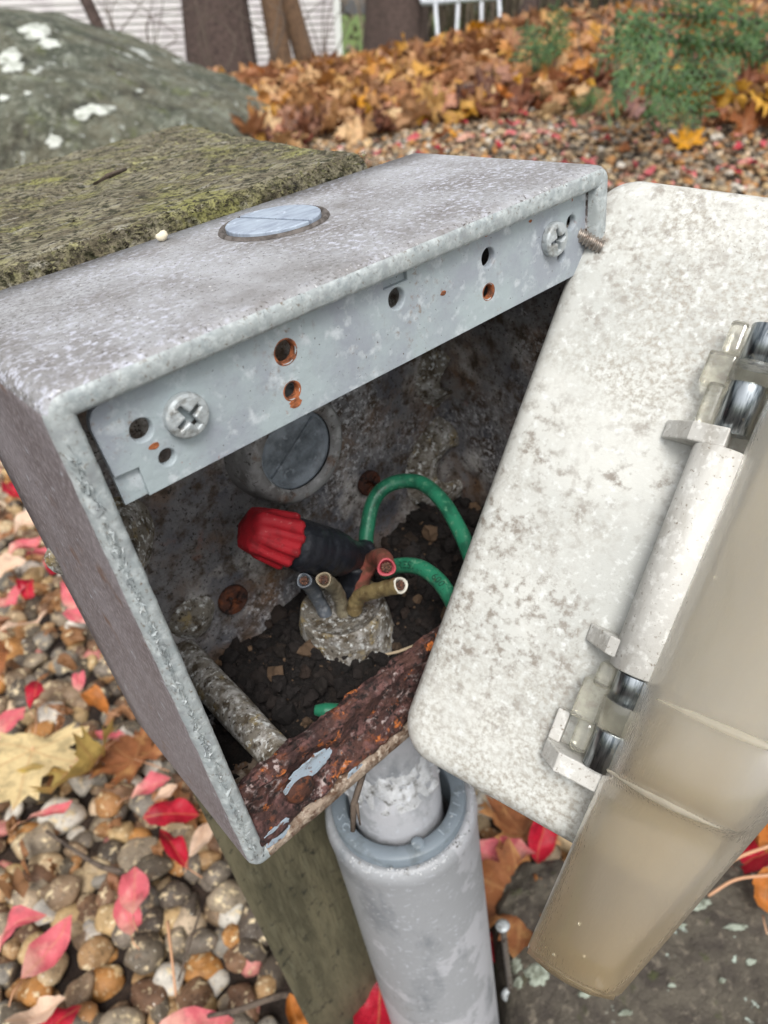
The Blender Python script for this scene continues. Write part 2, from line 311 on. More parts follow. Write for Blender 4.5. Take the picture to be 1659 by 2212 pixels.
X['pvc'] = mat('grey_pvc', srgb(158, 160, 163), [(srgb(180, 181, 185), 16, .5, .512, 9), (srgb(128, 132, 136), 60, .52, .68, 6, (1, 1, .5)), (srgb(104, 100, 98), 420, .6, .7, 8, (1, 1, .5), (40, .5, .62)), (srgb(190, 194, 200), 500, .58, .7, 8)], rough=.42, bump=[(500, .00015), (60, .0004)])
X['pvc_ring'] = mat('grey_pvc_ring', srgb(120, 130, 138), [(srgb(100, 108, 112), 160, .5, .66, 6), (srgb(182, 188, 190), 600, .62, .72, 8)], rough=.42, bump=[(600, .0001)])
X['trim_grey'] = mat('worn_raised_pvc', srgb(150, 160, 168), rough=.5)  # raised letters painted lighter, standing in for the shading that shows them
X['pvc_dirty'] = mat('caked_putty', srgb(190, 192, 194), [(srgb(110, 108, 104), 260, .5, .64, 10), (srgb(206, 210, 216), 400, .56, .68, 8), (srgb(70, 66, 60), 300, .62, .7, 8)], rough=.6, bump=[(300, .0012)])
X['moss'] = mat('mossy_weathered_wood', srgb(140, 134, 112), [
    (srgb(98, 90, 72), 60, .4, .6, 10, (1, 3.5, 1)), (srgb(138, 136, 84), 55, .5, .64, 12), (srgb(176, 172, 122), 500, .54, .66, 12, None, (30, .42, .6)), (srgb(156, 152, 138), 160, .54, .66, 12, (1, 4, 1)), (srgb(58, 52, 42), 800, .5, .62, 12),
    (srgb(52, 52, 34), 420, .52, .62, 12), (srgb(40, 38, 34), 160, .6, .7, 8, (1, 4, 1))], rough=.95, bump=[(420, .0014), (120, .0022, (1, 3, 1))])
X['wood'] = mat('damp_post_wood', srgb(104, 98, 76), [(srgb(76, 72, 54), 40, .4, .6, 8, (3, 3, .5)), (srgb(104, 100, 80), 160, .54, .7, 10, (3, 3, .4)), (srgb(46, 44, 34), 240, .58, .68, 8)], rough=.9, bump=[(260, .0008, (3, 3, .6))])  # post sides, darker than the mossy top
X['straw'] = mat('dry_straw', srgb(176, 158, 132), rough=.8)
X['twig'] = mat('grey_brown_twig', srgb(96, 84, 74), [(srgb(60, 52, 46), 200, .5, .64, 6)], rough=.9, bump=[(500, .0006)])
X['boulder'] = mat('lichen_boulder', srgb(110, 108, 92), [
    (srgb(80, 84, 72), 5, .4, .6, 10), (srgb(132, 136, 122), 22, .5, .66, 12), (srgb(64, 62, 54), 9, .56, .68, 10), (srgb(206, 210, 204), 4.2, .615, .63, 9), (srgb(190, 196, 190), 30, .63, .67, 8), (srgb(104, 110, 70), 12, .58, .7, 10), (.4, 6, .56, .64, 12, (1, 1, 2.5)), (srgb(150, 152, 138), 60, .56, .68, 12), (.5, 90, .56, .66, 12)],
    rough=.9, bump=[(60, .015), (9, .05)])
X['rock'] = mat('dark_lichen_rock', srgb(86, 80, 70), [
    (srgb(64, 58, 52), 60, .42, .6, 12), (srgb(110, 102, 90), 220, .54, .66, 12), (srgb(176, 188, 178), 50, .655, .675, 10), (srgb(170, 184, 172), 130, .68, .7, 10), (srgb(66, 70, 40), 70, .6, .7, 10)],
    rough=.9, bump=[(260, .0018), (60, .004)])
PEB = [srgb(*t_) for t_ in ((170, 136, 96), (130, 124, 114), (112, 84, 64), (182, 160, 126), (120, 110, 98), (178, 126, 70), (140, 118, 94), (206, 200, 188), (98, 88, 74), (150, 136, 116), (160, 116, 72), (184, 156, 112), (126, 96, 72), (88, 78, 68))]
PL = [(.62, 70, .45, .62, 10), (srgb(196, 176, 140), 180, .6, .7, 10), (srgb(150, 96, 44), 60, .6, .72, 8), (.5, 420, .56, .66, 8)]
X['pebble'] = mat('river_pebble', (.3, .25, .2), [(.7, 1.6, .45, .62, 12), (srgb(214, 196, 160), 4.5, .56, .64, 12), (srgb(160, 108, 58), 1.5, .64, .78, 10), (.5, 11, .56, .64, 10), (srgb(226, 220, 206), 13, .64, .7, 8)], rough=(.5, .85, 5), bump=[(7, .0006), (2, .0006)], rnd=PEB, const=True)
X['gravel'] = mat('far_gravel', (.3, .25, .2), [(.6, 90, .45, .62, 10), (srgb(206, 184, 146), 240, .56, .66, 10), (.5, 500, .55, .66, 8)], rough=.6, rnd=PEB + PEB + [srgb(214, 190, 160), srgb(196, 176, 150), srgb(196, 128, 120)], rand_src='ISLAND', const=True)
X['earth'] = mat('dark_earth', srgb(40, 32, 27), [(srgb(62, 48, 38), 40, .45, .65, 10), (srgb(36, 28, 24), 120, .5, .62, 10)], rough=.95, bump=[(120, .004)])
BANK = [srgb(222, 170, 64), srgb(120, 84, 66), srgb(214, 174, 110), srgb(192, 146, 100), srgb(226, 196, 150), srgb(204, 160, 120), srgb(168, 124, 104), srgb(222, 186, 140), srgb(150, 112, 104), srgb(74, 46, 38), srgb(196, 140, 112), srgb(150, 92, 52), srgb(112, 66, 46), srgb(196, 132, 62), srgb(128, 80, 60), srgb(176, 122, 84), srgb(92, 56, 44), srgb(212, 150, 52), srgb(160, 104, 72), srgb(188, 148, 104), srgb(122, 70, 44), srgb(206, 160, 84), srgb(138, 92, 74)]
VE = [(.7, 60, .48, .66, 8), (1.0, 10, .4, .6, 2)]
def leafmat(name, cols, src='OBJECT', extra=(), sc_=90):
    mt = mat(name, cols[0], [(.62, sc_, .48, .64, 8)] + list(extra), rough=.5, bump=[(sc_, .002)], rnd=cols if len(cols) > 1 else None, rand_src=src, const=True)
    N = mt.node_tree; L = N.links; b = N.nodes['Principled BSDF']; out = N.nodes['Material Output']; t = N.nodes.new('ShaderNodeBsdfTranslucent'); mx = N.nodes.new('ShaderNodeMixShader'); mx.inputs[0].default_value = .25
    # veins from the leaf's own UVs
    uv = N.nodes.new('ShaderNodeUVMap'); sp = N.nodes.new('ShaderNodeSeparateXYZ'); L.new(uv.outputs[0], sp.inputs[0])
    r = N.nodes.new('ShaderNodeMapRange'); r.inputs[1].default_value = .02; r.inputs[2].default_value = .07; r.inputs[3].default_value = .35; r.inputs[4].default_value = 0; L.new(sp.outputs[0], r.inputs[0])
    lk = b.inputs['Base Color'].links[0].from_socket if b.inputs['Base Color'].links else None
    vm = N.nodes.new('ShaderNodeMix'); vm.data_type = 'RGBA'; L.new(r.outputs[0], vm.inputs[0])
    if lk: L.new(lk, vm.inputs[6])
    else: vm.inputs[6].default_value = (*cols[0], 1)
    vm.inputs[7].default_value = (*srgb(200, 150, 100), 1)
    L.new(vm.outputs[2], b.inputs['Base Color']); L.new(vm.outputs[2], t.inputs[0])
    L.new(b.outputs[0], mx.inputs[1]); L.new(t.outputs[0], mx.inputs[2]); L.new(mx.outputs[0], out.inputs[0]); return mt
X['bank_leaf'] = leafmat('autumn_leaf', BANK, sc_=4); X['bank_leaf_s'] = leafmat('autumn_leaf_mass', BANK, 'ISLAND')
X['pink_leaf'] = leafmat('pink_leaf', [srgb(206, 96, 104), srgb(190, 44, 66), srgb(222, 150, 140), srgb(212, 112, 116), srgb(176, 34, 54), srgb(216, 168, 148)], sc_=4)
X['l_tan'] = leafmat('tan_leaf', [srgb(232, 208, 156)], extra=[(srgb(180, 140, 84), 40, .6, .72, 8)]); X['l_yellow'] = leafmat('mottled_yellow_leaf', [srgb(206, 178, 104)], extra=[(srgb(196, 176, 30), 22, .56, .66, 8), (srgb(110, 80, 44), 160, .64, .72, 8)])
X['l_red'] = leafmat('crimson_leaf', [srgb(192, 30, 54)], extra=[(srgb(140, 20, 40), 50, .5, .66, 8), (srgb(212, 80, 90), 30, .6, .7, 8)]); X['l_pink'] = leafmat('rose_leaf', [srgb(216, 106, 116)], extra=[(srgb(228, 168, 154), 30, .48, .62, 8), (srgb(170, 84, 78), 120, .62, .72, 8)]); X['l_brown'] = leafmat('brown_leaf', [srgb(158, 100, 62)], extra=[(srgb(196, 146, 92), 60, .52, .66, 8)])
X['l_pale'] = leafmat('pale_leaf', [srgb(230, 198, 172)]); X['l_gold'] = leafmat('golden_leaf', [srgb(226, 160, 30)]); X['l_orange'] = leafmat('orange_leaf', [srgb(206, 128, 60)])
X['stem'] = mat('leaf_stalk', srgb(196, 150, 116), rough=.6)
X['needle'] = mat('scale_foliage', srgb(66, 100, 52), [(srgb(38, 58, 34), 30, .42, .62, 6), (srgb(122, 146, 86), 90, .54, .68, 6)], rough=.55)
X['bark'] = mat('rough_brown_bark', srgb(92, 76, 70), [(srgb(58, 46, 42), 24, .42, .6, 10, (3, 3, .6)), (srgb(126, 110, 98), 60, .56, .7, 10, (3, 3, .5))], rough=.95, bump=[(40, .02, (3, 3, .5))])
X['bark2'] = mat('olive_brown_bark', srgb(108, 84, 62), [(srgb(70, 52, 40), 30, .44, .6, 10, (3, 3, .5))], rough=.95, bump=[(50, .01, (3, 3, .5))])
X['siding'] = mat('pale_vinyl_siding', srgb(206, 200, 202), [(srgb(188, 180, 184), 3, .45, .6, 4)], rough=.55)
X['trimw'] = mat('white_house_trim', srgb(226, 226, 226), rough=.5)
X['whitepaint'] = mat('white_painted_metal', srgb(214, 218, 224), [(srgb(170, 172, 176), 30, .55, .7, 6)], rough=.5)
X['lawn'] = mat('green_lawn', srgb(98, 122, 58), [(srgb(70, 92, 44), 3, .45, .6, 8), (srgb(176, 150, 78), 4, .6, .66, 8)], rough=.9)
X['brush'] = mat('grey_brown_brush', srgb(116, 104, 92), [(.6, 20, .45, .6, 6)], rough=.9, rnd=[srgb(126, 112, 100), srgb(92, 80, 70), srgb(148, 134, 118), srgb(106, 92, 74), srgb(80, 84, 60)], rand_src='ISLAND')
X['roof'] = mat('dark_roof', srgb(70, 64, 66), rough=.8)
X['crackle'] = mat('pale_crumb', srgb(220, 210, 186), rough=.8)
# ------------------------------------------------------------------ ground
CAMH = CAM[:2]
def azr(x, y): return math.atan2(y - CAM[1], x - CAM[0]), math.hypot(x - CAM[0], y - CAM[1])
Z0 = -.40
CREST = []
for px, py in ((-600, 185), (0, 180), (530, 168), (760, 132), (940, 92), (1100, 50), (1400, 10), (1700, -30), (2300, -60)):
    P = at_depth(px, py, 3.1); a, r = azr(P[0], P[1]); CREST.append((a, P[2], r))
CREST.sort(); CA = np.array([c[0] for c in CREST]); CZ = np.array([c[1] for c in CREST]); CR = np.array([c[2] for c in CREST])
def gz(x, y):
    x = np.asarray(x, float); y = np.asarray(y, float)
    a = np.arctan2(y - CAM[1], x - CAM[0]); r = np.hypot(x - CAM[0], y - CAM[1])
    hc = np.interp(a, CA, CZ) - .035; rc = np.interp(a, CA, CR)
    w_ = np.clip((a - CA[0] + .9) / .9, 0, 1) * np.clip((CA[-1] + .9 - a) / .9, 0, 1)
    t = np.clip((r - 1.1) / (rc - 1.1), 0, 1); t = t * t * (3 - 2 * t)
    z = Z0 + (hc - Z0) * t * w_
    fall = np.clip((r - rc - .15) / 9, 0, 1); z = z - fall * (1.5 + (hc - Z0)) * w_
    fade = np.clip((1.6 - r) / 1.2, 0, 1)
    return z + .012 * np.sin(x * 5.1 + 1) * np.sin(y * 4.3) * (1 - fade)
pol_r = np.concatenate([np.linspace(.0, 1.2, 16), np.linspace(1.3, 4.2, 40), np.geomspace(4.4, 220, 26)]); pol_a = np.linspace(0, 2 * math.pi, 181)[:-1]
GV = [(CAM[0], CAM[1], Z0)]; 
for r in pol_r[1:]:
    for a in pol_a:
        x, y = CAM[0] + r * math.cos(a), CAM[1] + r * math.sin(a); GV.append((x, y, float(gz(x, y))))
n = len(pol_a); GF = [(0, 1 + j, 1 + (j + 1) % n) for j in range(n)]
for i in range(len(pol_r) - 2):
    for j in range(n):
        a, b = 1 + i * n + j, 1 + i * n + (j + 1) % n; GF.append((a, b, b + n, a + n)) if False else GF.append((a, a + n, b + n, b))
gmi = [0 if (i < n or pol_r[min(len(pol_r) - 1, 1 + (i - n) // n)] < 5.2) else 1 for i in range(len(GF))]
ground = link('ground', mesh('ground', GV, GF, [X['earth'], X['lawn']], True, gmi)); tag(ground, kind='structure')
# ------------------------------------------------------------------ pebbles
def border(px): return np.interp(px, [-400, 0, 440, 640, 800, 900, 1100, 1300, 1500, 1659, 2200], [330, 330, 325, 318, 296, 284, 256, 254, 272, 300, 370])
ICO2, ICO3 = ico(2), ico(3)
def pebshape(base, seed):
    V, T = base; V = V.copy(); s = np.array([random.uniform(.85, 1.25), random.uniform(.7, 1), random.uniform(.5, .8)])
    for i, v in enumerate(V):
        p = Vector(v) * 1.0 + Vector((seed * 7.3, seed * 3.1, 0)); d = 1 + .22 * mn.noise(p) + .12 * mn.noise(p * 2.3)
        V[i] = v * d
    # a few flattened facets
    for _ in range(4):
        nrm = rng.normal(size=3); nrm /= np.linalg.norm(nrm); h = V @ nrm; lim = random.uniform(.62, .8); V -= np.outer(np.clip(h - lim, 0, None) * .8, nrm)
    return V * s, T
pmesh = [fastmesh('pebble', *[a for a in (pebshape(ICO3, k)[0] * .5, ICO3[1])], X['pebble']) for k in range(16)]
shp2 = [pebshape(ICO2, 40 + k)[0] * .5 for k in range(12)]
def scatter(r0, r1, spacing, k, margin=300):
    out = []; r = r0
    while r < r1:
        sp = spacing * (1 + .0 * r); da = sp / r; a = -.9
        while a < 3.4:
            for _ in range(k):
                rr = r + random.uniform(-.5, .5) * sp; aa = a + random.uniform(-.5, .5) * da
                out.append((CAM[0] + rr * math.cos(aa), CAM[1] + rr * math.sin(aa)))
            a += da
        r += sp
    P = np.array(out); Z = gz(P[:, 0], P[:, 1]); P3 = np.c_[P, Z]; q = project(P3)
    keep = (q[:, 2] > .05) & (q[:, 0] > -margin) & (q[:, 0] < 1659 + margin) & (q[:, 1] > -margin) & (q[:, 1] < 2212 + margin)
    return P3[keep], q[keep]
# post footprint to keep clear
def posthit(P3):
    B = (P3 - CAM) @ Q + CAM; B = B / MM
    lo = 2 + (B[:, 1] - 54) * .16; return (B[:, 0] > lo) & (B[:, 0] < 122) & (B[:, 1] > 52) & (B[:, 1] < 186)
P3, q = scatter(.08, .95, .0158, 1)
ok = ~posthit(P3); P3, q = P3[ok], q[ok]
# hidden behind the box / post: ray test by rough picture polygons is not used; nearest seen first
vis = (q[:, 0] > -40) & (q[:, 0] < 1700) & (q[:, 1] < 2260)
leftzone = (q[:, 0] < 560 + np.clip((q[:, 1] - 1850), 0, None) * .6) & (q[:, 1] > 985) & (q[:, 0] < np.interp(q[:, 1], [985, 1540, 1790, 1900, 2212], [20, 320, 440, 520, 720]) )
rightzone = (q[:, 0] > 1000) & (q[:, 0] < 1420) & (q[:, 1] > 1680)
score = q[:, 2] + np.where(leftzone & vis, 0, np.where(rightzone & vis, .3, 10))
order = np.argsort(score); near_i = order[:300]; rest_i = order[300:]
for c, i in enumerate(near_i):
    o = link('pebble', random.choice(pmesh), ground); s = random.choice((.015, .017, .019, .021, .023, .025)) * random.uniform(.9, 1.1)
    o.location = (P3[i][0], P3[i][1], P3[i][2] + s * random.uniform(.05, .34)); o.scale = (s, s, s); o.rotation_euler = (random.uniform(-.5, .5), random.uniform(-.5, .5), random.uniform(0, 6.28))
def mass(P, size, zoff, shapes, T, shrink=1):
    Vs, Ts, n0 = [], [], 0
    for p in P:
        S = random.choice(shapes); s = random.uniform(*size); a, b = random.uniform(0, 6.28), random.uniform(-.6, .6)
        Rz = np.array([[math.cos(a), -math.sin(a), 0], [math.sin(a), math.cos(a), 0], [0, 0, 1]]); Rx = np.array([[1, 0, 0], [0, math.cos(b), -math.sin(b)], [0, math.sin(b), math.cos(b)]])
        Vs.append((S * s) @ (Rz @ Rx).T + np.array([p[0], p[1], p[2] + s * random.uniform(*zoff)])); Ts.append(T + n0); n0 += len(S)
    return np.concatenate(Vs), np.concatenate(Ts)
Pf, qf = scatter(.95, 3.3, .0165, 1, 160)
ok = qf[:, 1] > border(qf[:, 0]) - 26
# skip what the box and boulder always hide
hid = (qf[:, 1] > 480) & (qf[:, 0] > 60)
Pf = Pf[ok]
Px, qx = scatter(.08, .95, .0115, 1); Px = Px[~posthit(Px)]; Px[:, 2] -= .003; gv1 = mass(np.concatenate([P3[rest_i], Px[::2]]), (.014, .025), (-.05, .25), shp2, ICO2[1]); ICO1 = ico(1); shp1 = [pebshape(ICO2, 80 + k)[0] * .5 for k in range(10)]
gv2 = mass(Pf, (.012, .026), (0, .35), shp1, ICO2[1])
Vg = np.concatenate([gv1[0], gv2[0]]); Tg = np.concatenate([gv1[1], gv2[1] + len(gv1[0])])
tag(link('gravel', fastmesh('gravel', Vg, Tg, X['gravel'])), 'bed of mixed tan, grey and brown river gravel', 'gravel', kind='stuff')
# ------------------------------------------------------------------ leaves
def maple_outline():
    tips = [(0, 1.0), (38, .52), (58, .95), (84, .46), (112, .72), (150, .30), (180, .22)]
    sub = []
    half = []
    for i in range(len(tips) - 1):
        a0, r0 = tips[i]; a1, r1 = tips[i + 1]
        for t in (0, .22, .42, .6, .8):
            a = a0 + (a1 - a0) * t; r = r0 + (r1 - r0) * t
            if t == .22: r *= .84
            if t == .42: r *= 1.12 if max(r0, r1) > .6 else 1.0
            if t == .6: r *= .9
            half.append((a, r))
    half.append(tips[-1]); pts = [(math.radians(a), r) for a, r in half] + [(-math.radians(a), r) for a, r in half[-2:0:-1]]
    return [(r * math.sin(a), r * math.cos(a)) for a, r in pts], [0, 58, 112, -58, -112]
def ellip_outline(asp=.42, n=9):
    L_ = [(-asp * .5 * math.sin(math.pi * t) ** .85, t - .5) for t in np.linspace(0, 1, n)]
    Rr = [(-x, y) for x, y in L_[-2:0:-1]]; return L_ + Rr, None
def leaf(kind, size, curl=.3, seed=0, crumple=.12, stem=True, mats=None, name='leaf', asp=.42):
    rs = random.Random(seed); out, veins = maple_outline() if kind == 'maple' else ellip_outline(asp)
    n = len(out); rings = 4 if size > .03 else 3; V = [(0, 0, 0)] if kind == 'maple' else [(0, -.02, 0)]; UV = [0]
    ph = rs.uniform(0, 6); off = Vector((rs.uniform(0, 50), rs.uniform(0, 50), 0)); f1, f2 = rs.uniform(-1, 1), rs.uniform(.3, 1)
    for k in range(1, rings + 1):
        t = k / rings
        for i, (x, y) in enumerate(out):
            X_, Y_ = x * t, y * t
            if kind == 'maple':
                ang = math.degrees(math.atan2(X_, Y_)); d = min(abs(((ang - v + 180) % 360) - 180) for v in veins) / 28.0 * t; uvv = max(.0, d)
            else: uvv = abs(X_) / (asp * .5)
            z = curl * ((X_ * X_) * f2 + (Y_ * Y_) * .5 * f1) + crumple * mn.noise(Vector((X_ * 2.2, Y_ * 2.2, 0)) + off) * (.4 + t) + crumple * .5 * mn.noise(Vector((X_ * 5, Y_ * 5, 3)) + off) * t
            if kind != 'maple': z += abs(X_) * .35
            V.append((X_, Y_, z)); UV.append(min(1, uvv))
    Fc = [(0, 1 + (i + 1) % n, 1 + i) for i in range(n)]
    for k in range(rings - 1):
        for i in range(n):
            a, b = 1 + k * n + i, 1 + k * n + (i + 1) % n; Fc.append((a, b, b + n, a + n))
    V = [tuple(c * size for c in v) for v in V]; nv = len(V); mi = [0] * len(Fc)
    if stem:
        L_ = .75 if kind == 'maple' else .32; y0 = 0 if kind == 'maple' else -.5
        tb = tube([(0, y0 * size, 0), (.02 * size, (y0 - L_ * .5) * size, .06 * size), (.1 * size, (y0 - L_) * size, .02 * size)], [.014 * size, .011 * size, .012 * size], 5)
        V += [tuple(v) for v in tb[0]]; Fc += [tuple(j + nv for j in f) for f in tb[1]]; mi += [1] * len(tb[1]); UV += [1] * len(tb[0])
    me = mesh(name, V, Fc, mats or [X['bank_leaf'], X['stem']], True, mi)
    uvl = me.uv_layers.new(name='UVMap')
    lv = np.zeros(len(me.loops), np.int32); me.loops.foreach_get('vertex_index', lv); u = np.array(UV)[lv]; uvl.data.foreach_set('uv', np.stack([u, u * 0], 1).ravel().astype(np.float32))
    return me
bank = [leaf('maple', 1, random.uniform(-.9, 1.1), k, .35) for k in range(10)]
bank_small = [leaf('ellip', 1, random.uniform(-.8, .8), 30 + k, .25, True, [X['pink_leaf'], X['stem']]) for k in range(6)]
bank_brown = [leaf('ellip', 1, random.uniform(-1.2, 1.2), 60 + k, .4, True, [X['bank_leaf'], X['stem']], asp=.6) for k in range(4)]
def place_leaf(me, P, s, tilt, parent=None, name='leaf', zup=.01):
    o = link(name, me, parent); o.location = (P[0], P[1], P[2] + zup); o.scale = (s, s, s)
    o.rotation_euler = (random.gauss(0, tilt), random.gauss(0, tilt), random.uniform(0, 6.28)); return o
# the bank: nearest 270 leaves are single objects, the rest one mass
Pb, qb = scatter(1.72, 3.75, .066, 2, 90)
ok = (qb[:, 1] < border(qb[:, 0]) + 8) & ~((qb[:, 0] < 440) & (qb[:, 1] > 190)); Pb, qb = Pb[ok], qb[ok]
idx = np.argsort(qb[:, 2]); inb = [i for i in idx if 380 < qb[i][0] < 1700 and -20 < qb[i][1] < 340]; rest = sorted(set(range(len(Pb))) - set(inb[:210]))
for i in inb[:210]: place_leaf(random.choice(bank + bank_brown), Pb[i], random.uniform(.05, .085), .6, ground, zup=random.uniform(.015, .06))
def leafmass(P, meshes, size, tilt, mat_, name, zr):
    Vs, Ts, Us, n0 = [], [], [], 0; data = []
    for me in meshes:
        co = np.zeros(len(me.vertices) * 3, np.float32); me.vertices.foreach_get('co', co); me.calc_loop_triangles()
        T = np.zeros(len(me.loop_triangles) * 3, np.int32); me.loop_triangles.foreach_get('vertices', T)
        data.append((co.reshape(-1, 3), T.reshape(-1, 3)))
    for p in P:
        V, T = random.choice(data); s = random.uniform(*size)
        Mx = np.array(Matrix.Rotation(random.uniform(0, 6.28), 3, 'Z') @ Matrix.Rotation(random.gauss(0, tilt), 3, 'X') @ Matrix.Rotation(random.gauss(0, tilt), 3, 'Y'))
        Vs.append((V * s) @ Mx.T + np.array([p[0], p[1], p[2] + random.uniform(*zr)])); Ts.append(T + n0); n0 += len(V)
    return fastmesh(name, np.concatenate(Vs), np.concatenate(Ts), mat_)
tag(link('fallen_leaves', leafmass(Pb[rest], [leaf('maple', 1, random.uniform(-.9, 1.1), 100 + k, .35, False) for k in range(6)], (.045, .08), .6, X['bank_leaf_s'], 'fallen_leaves', (.005, .05))),
    'brown and orange leaf litter heaped over the bank behind the gravel', 'leaf litter', kind='stuff')
# leaves scattered on the gravel (parts of the ground)
Ps, qs = scatter(.3, 2.4, .09, 1, 40)
cnt = 0
for i in rng.permutation(len(Ps)):
    if cnt >= 90: break
    x, y, d = qs[i]
    if y < border(x) or (60 < x < 1000 and 480 < y < 1000): continue
    if not ((x < 330 and y > 1000) or (y < 420 and x > 650) or (x > 1000 and y > 1700)): continue
    if posthit(Ps[i:i + 1])[0]: continue
    near = d < .9
    if near and random.random() < .35: continue
    if x < 330 and 1250 < y: 
        if random.random() < .75: continue
    place_leaf(random.choice(bank_small if random.random() < .75 else bank_brown), Ps[i], random.uniform(.032, .05), .3, ground, zup=.02); cnt += 1
Pq, qq = scatter(.3, 1.2, .03, 1, 20); kq = (qq[:, 0] < 760) & (qq[:, 1] > 1000) & ~posthit(Pq) | ((qq[:, 0] > 950) & (qq[:, 1] > 1650) & (qq[:, 0] < 1300)); Pq = Pq[kq]; Pq = Pq[rng.permutation(len(Pq))[:420]]
frag = [leaf('ellip', 1, random.uniform(-1.6, 1.6), 300 + k, .7, True, asp=random.uniform(.25, .6)) for k in range(6)]
tag(link('leaf_fragments', leafmass(Pq, frag, (.010, .024), .6, leafmat('brown_fragment', [srgb(112, 70, 50), srgb(84, 54, 42), srgb(140, 92, 64), srgb(70, 46, 38), srgb(168, 120, 90), srgb(120, 74, 66)], 'ISLAND'), 'leaf_fragments', (.008, .024))), 'small brown leaf scraps caught between the pebbles', 'leaf scraps', kind='stuff')
# ------------------------------------------------------------------ named leaves in the foreground
def fleaf(px, py, kind, mk, size, ang, tx, ty, label, cat='leaf', curl=.3, crumple=.26, seed=1, z=.026, asp=.45, stem=True):
    P = at_z(px, py, Z0 + z); size = size * (.78 if kind == 'ellip' else .92); me = leaf(kind, size, curl, seed, crumple, stem, [X[mk], X['stem']], 'fallen_leaf', asp)
    o = link('fallen_leaf', me); o.location = P; o.rotation_euler = (math.radians(tx), math.radians(ty), math.radians(ang)); tag(o, label, cat, 'fallen leaves on the gravel'); return o
# heading 'ang' is measured in the world; screen-up on the ground is along the view azimuth
fa = math.degrees(math.atan2(R_WC[1][2], R_WC[0][2])) - 90
fleaf(70, 1620, 'maple', 'l_tan', .056, fa + 190, 6, -4, 'large pale tan lobed leaf at the left edge of the gravel', curl=.15, crumple=.12, seed=3, z=.034)
fleaf(205, 1650, 'maple', 'l_yellow', .046, fa + 172, 18, 42, 'curled mottled yellow leaf beside the large tan one', curl=1.0, crumple=.2, seed=5, z=.036)
fleaf(290, 1640, 'maple', 'l_brown', .04, fa + 60, 0, 10, 'brown curled leaf behind the mottled yellow one', curl=.6, crumple=.25, seed=6, z=.024)
fleaf(370, 1758, 'ellip', 'l_red', .042, fa + 100, 10, -12, 'bright crimson leaf lying beside the box corner', curl=.3, seed=7, asp=.55, z=.04)
fleaf(375, 1830, 'ellip', 'l_red', .044, fa + 40, 0, 8, 'dark crimson leaf tucked under the bright one', curl=-.2, seed=8, asp=.36, z=.028)
fleaf(290, 1925, 'ellip', 'l_pink', .034, fa + 12, 4, 6, 'rounded rose pink leaf with a long stalk', curl=.2, seed=9, asp=.62, z=.04)
fleaf(275, 1970, 'ellip', 'l_pink', .036, fa + 24, 0, -6, 'pale pink leaf below the rounded rose one', curl=.3, seed=10, asp=.5, z=.032)
fleaf(110, 1755, 'ellip', 'l_pink', .036, fa - 68, 0, 5, 'narrow pink leaf with torn tip below the tan leaf', curl=.2, seed=11, asp=.32, z=.034)
fleaf(30, 2005, 'ellip', 'l_pink', .042, fa - 66, 8, 0, 'long rose leaf running off the left edge', curl=.3, seed=12, asp=.36, z=.036)
fleaf(105, 2050, 'ellip', 'l_pink', .044, fa - 28, 0, 10, 'bent pink leaf with a notch cradling a grey pebble', curl=.7, crumple=.25, seed=13, asp=.5, z=.034)
fleaf(90, 2190, 'ellip', 'l_pale', .036, fa - 72, 10, 0, 'pale curled leaf at the bottom left corner', curl=.8, seed=14, asp=.45, z=.036)
fleaf(120, 2215, 'ellip', 'l_red', .034, fa - 50, 0, 0, 'crimson leaf under the pale curled one at the bottom edge', curl=.2, seed=15, asp=.5, z=.026)
fleaf(435, 1810, 'ellip', 'l_pale', .032, fa - 22, 0, 25, 'pale cream pink leaf standing by the post', curl=.5, seed=16, asp=.4, z=.04)
fleaf(358, 1715, 'ellip', 'l_pale', .022, fa - 40, 0, 0, 'small cream leaf lying on top of the crimson one', curl=.4, seed=17, asp=.5, z=.05)
fleaf(75, 1500, 'ellip', 'l_red', .036, fa + 12, 0, 0, 'crimson leaf with pink edge among pebbles left of the box', curl=.3, seed=18, asp=.42, z=.036)
fleaf(205, 1515, 'ellip', 'l_orange', .04, fa + 50, 0, 10, 'peach leaf pointing down to the right on pebbles', curl=.4, seed=19, asp=.5, z=.036)
fleaf(170, 1470, 'ellip', 'l_pink', .028, fa + 20, 0, 10, 'small pink leaf above the peach one', curl=.3, seed=20, asp=.42, z=.034)
fleaf(50, 1180, 'ellip', 'l_pink', .046, fa - 52, 0, 10, 'pink leaf overlapping another beside the box side', curl=.3, seed=21, asp=.4, z=.034)
fleaf(130, 1230, 'ellip', 'l_red', .048, fa + 64, 0, -10, 'dark pink leaf half hidden by the box side', curl=.3, seed=22, asp=.42, z=.034)
fleaf(20, 1290, 'ellip', 'l_pink', .044, fa - 36, 0, 10, 'rose leaf cut by the left edge above the pebbles', curl=.3, seed=23, asp=.4, z=.034)
fleaf(50, 1345, 'ellip', 'l_pale', .05, fa - 60, 0, 10, 'long narrow cream leaf left of the box', curl=.3, seed=24, asp=.24, z=.036)
fleaf(170, 1330, 'ellip', 'l_pink', .042, fa + 72, 0, -10, 'soft pink leaf touching the box edge', curl=.3, seed=25, asp=.44, z=.036)
fleaf(240, 1590, 'ellip', 'l_pink', .03, fa + 80, 0, 0, 'dusky pink leaf tucked between tan and yellow leaves', curl=.3, seed=26, asp=.5, z=.024)
fleaf(325, 1700, 'ellip', 'l_pink', .034, fa - 60, 0, 0, 'dusty mauve leaf under the brown curled one', curl=.3, seed=27, asp=.44, z=.03)
fleaf(640, 2200, 'ellip', 'l_orange', .03, fa + 18, 10, 20, 'orange brown leaf upright at the bottom by the post', curl=.8, seed=28, asp=.5, z=.045)
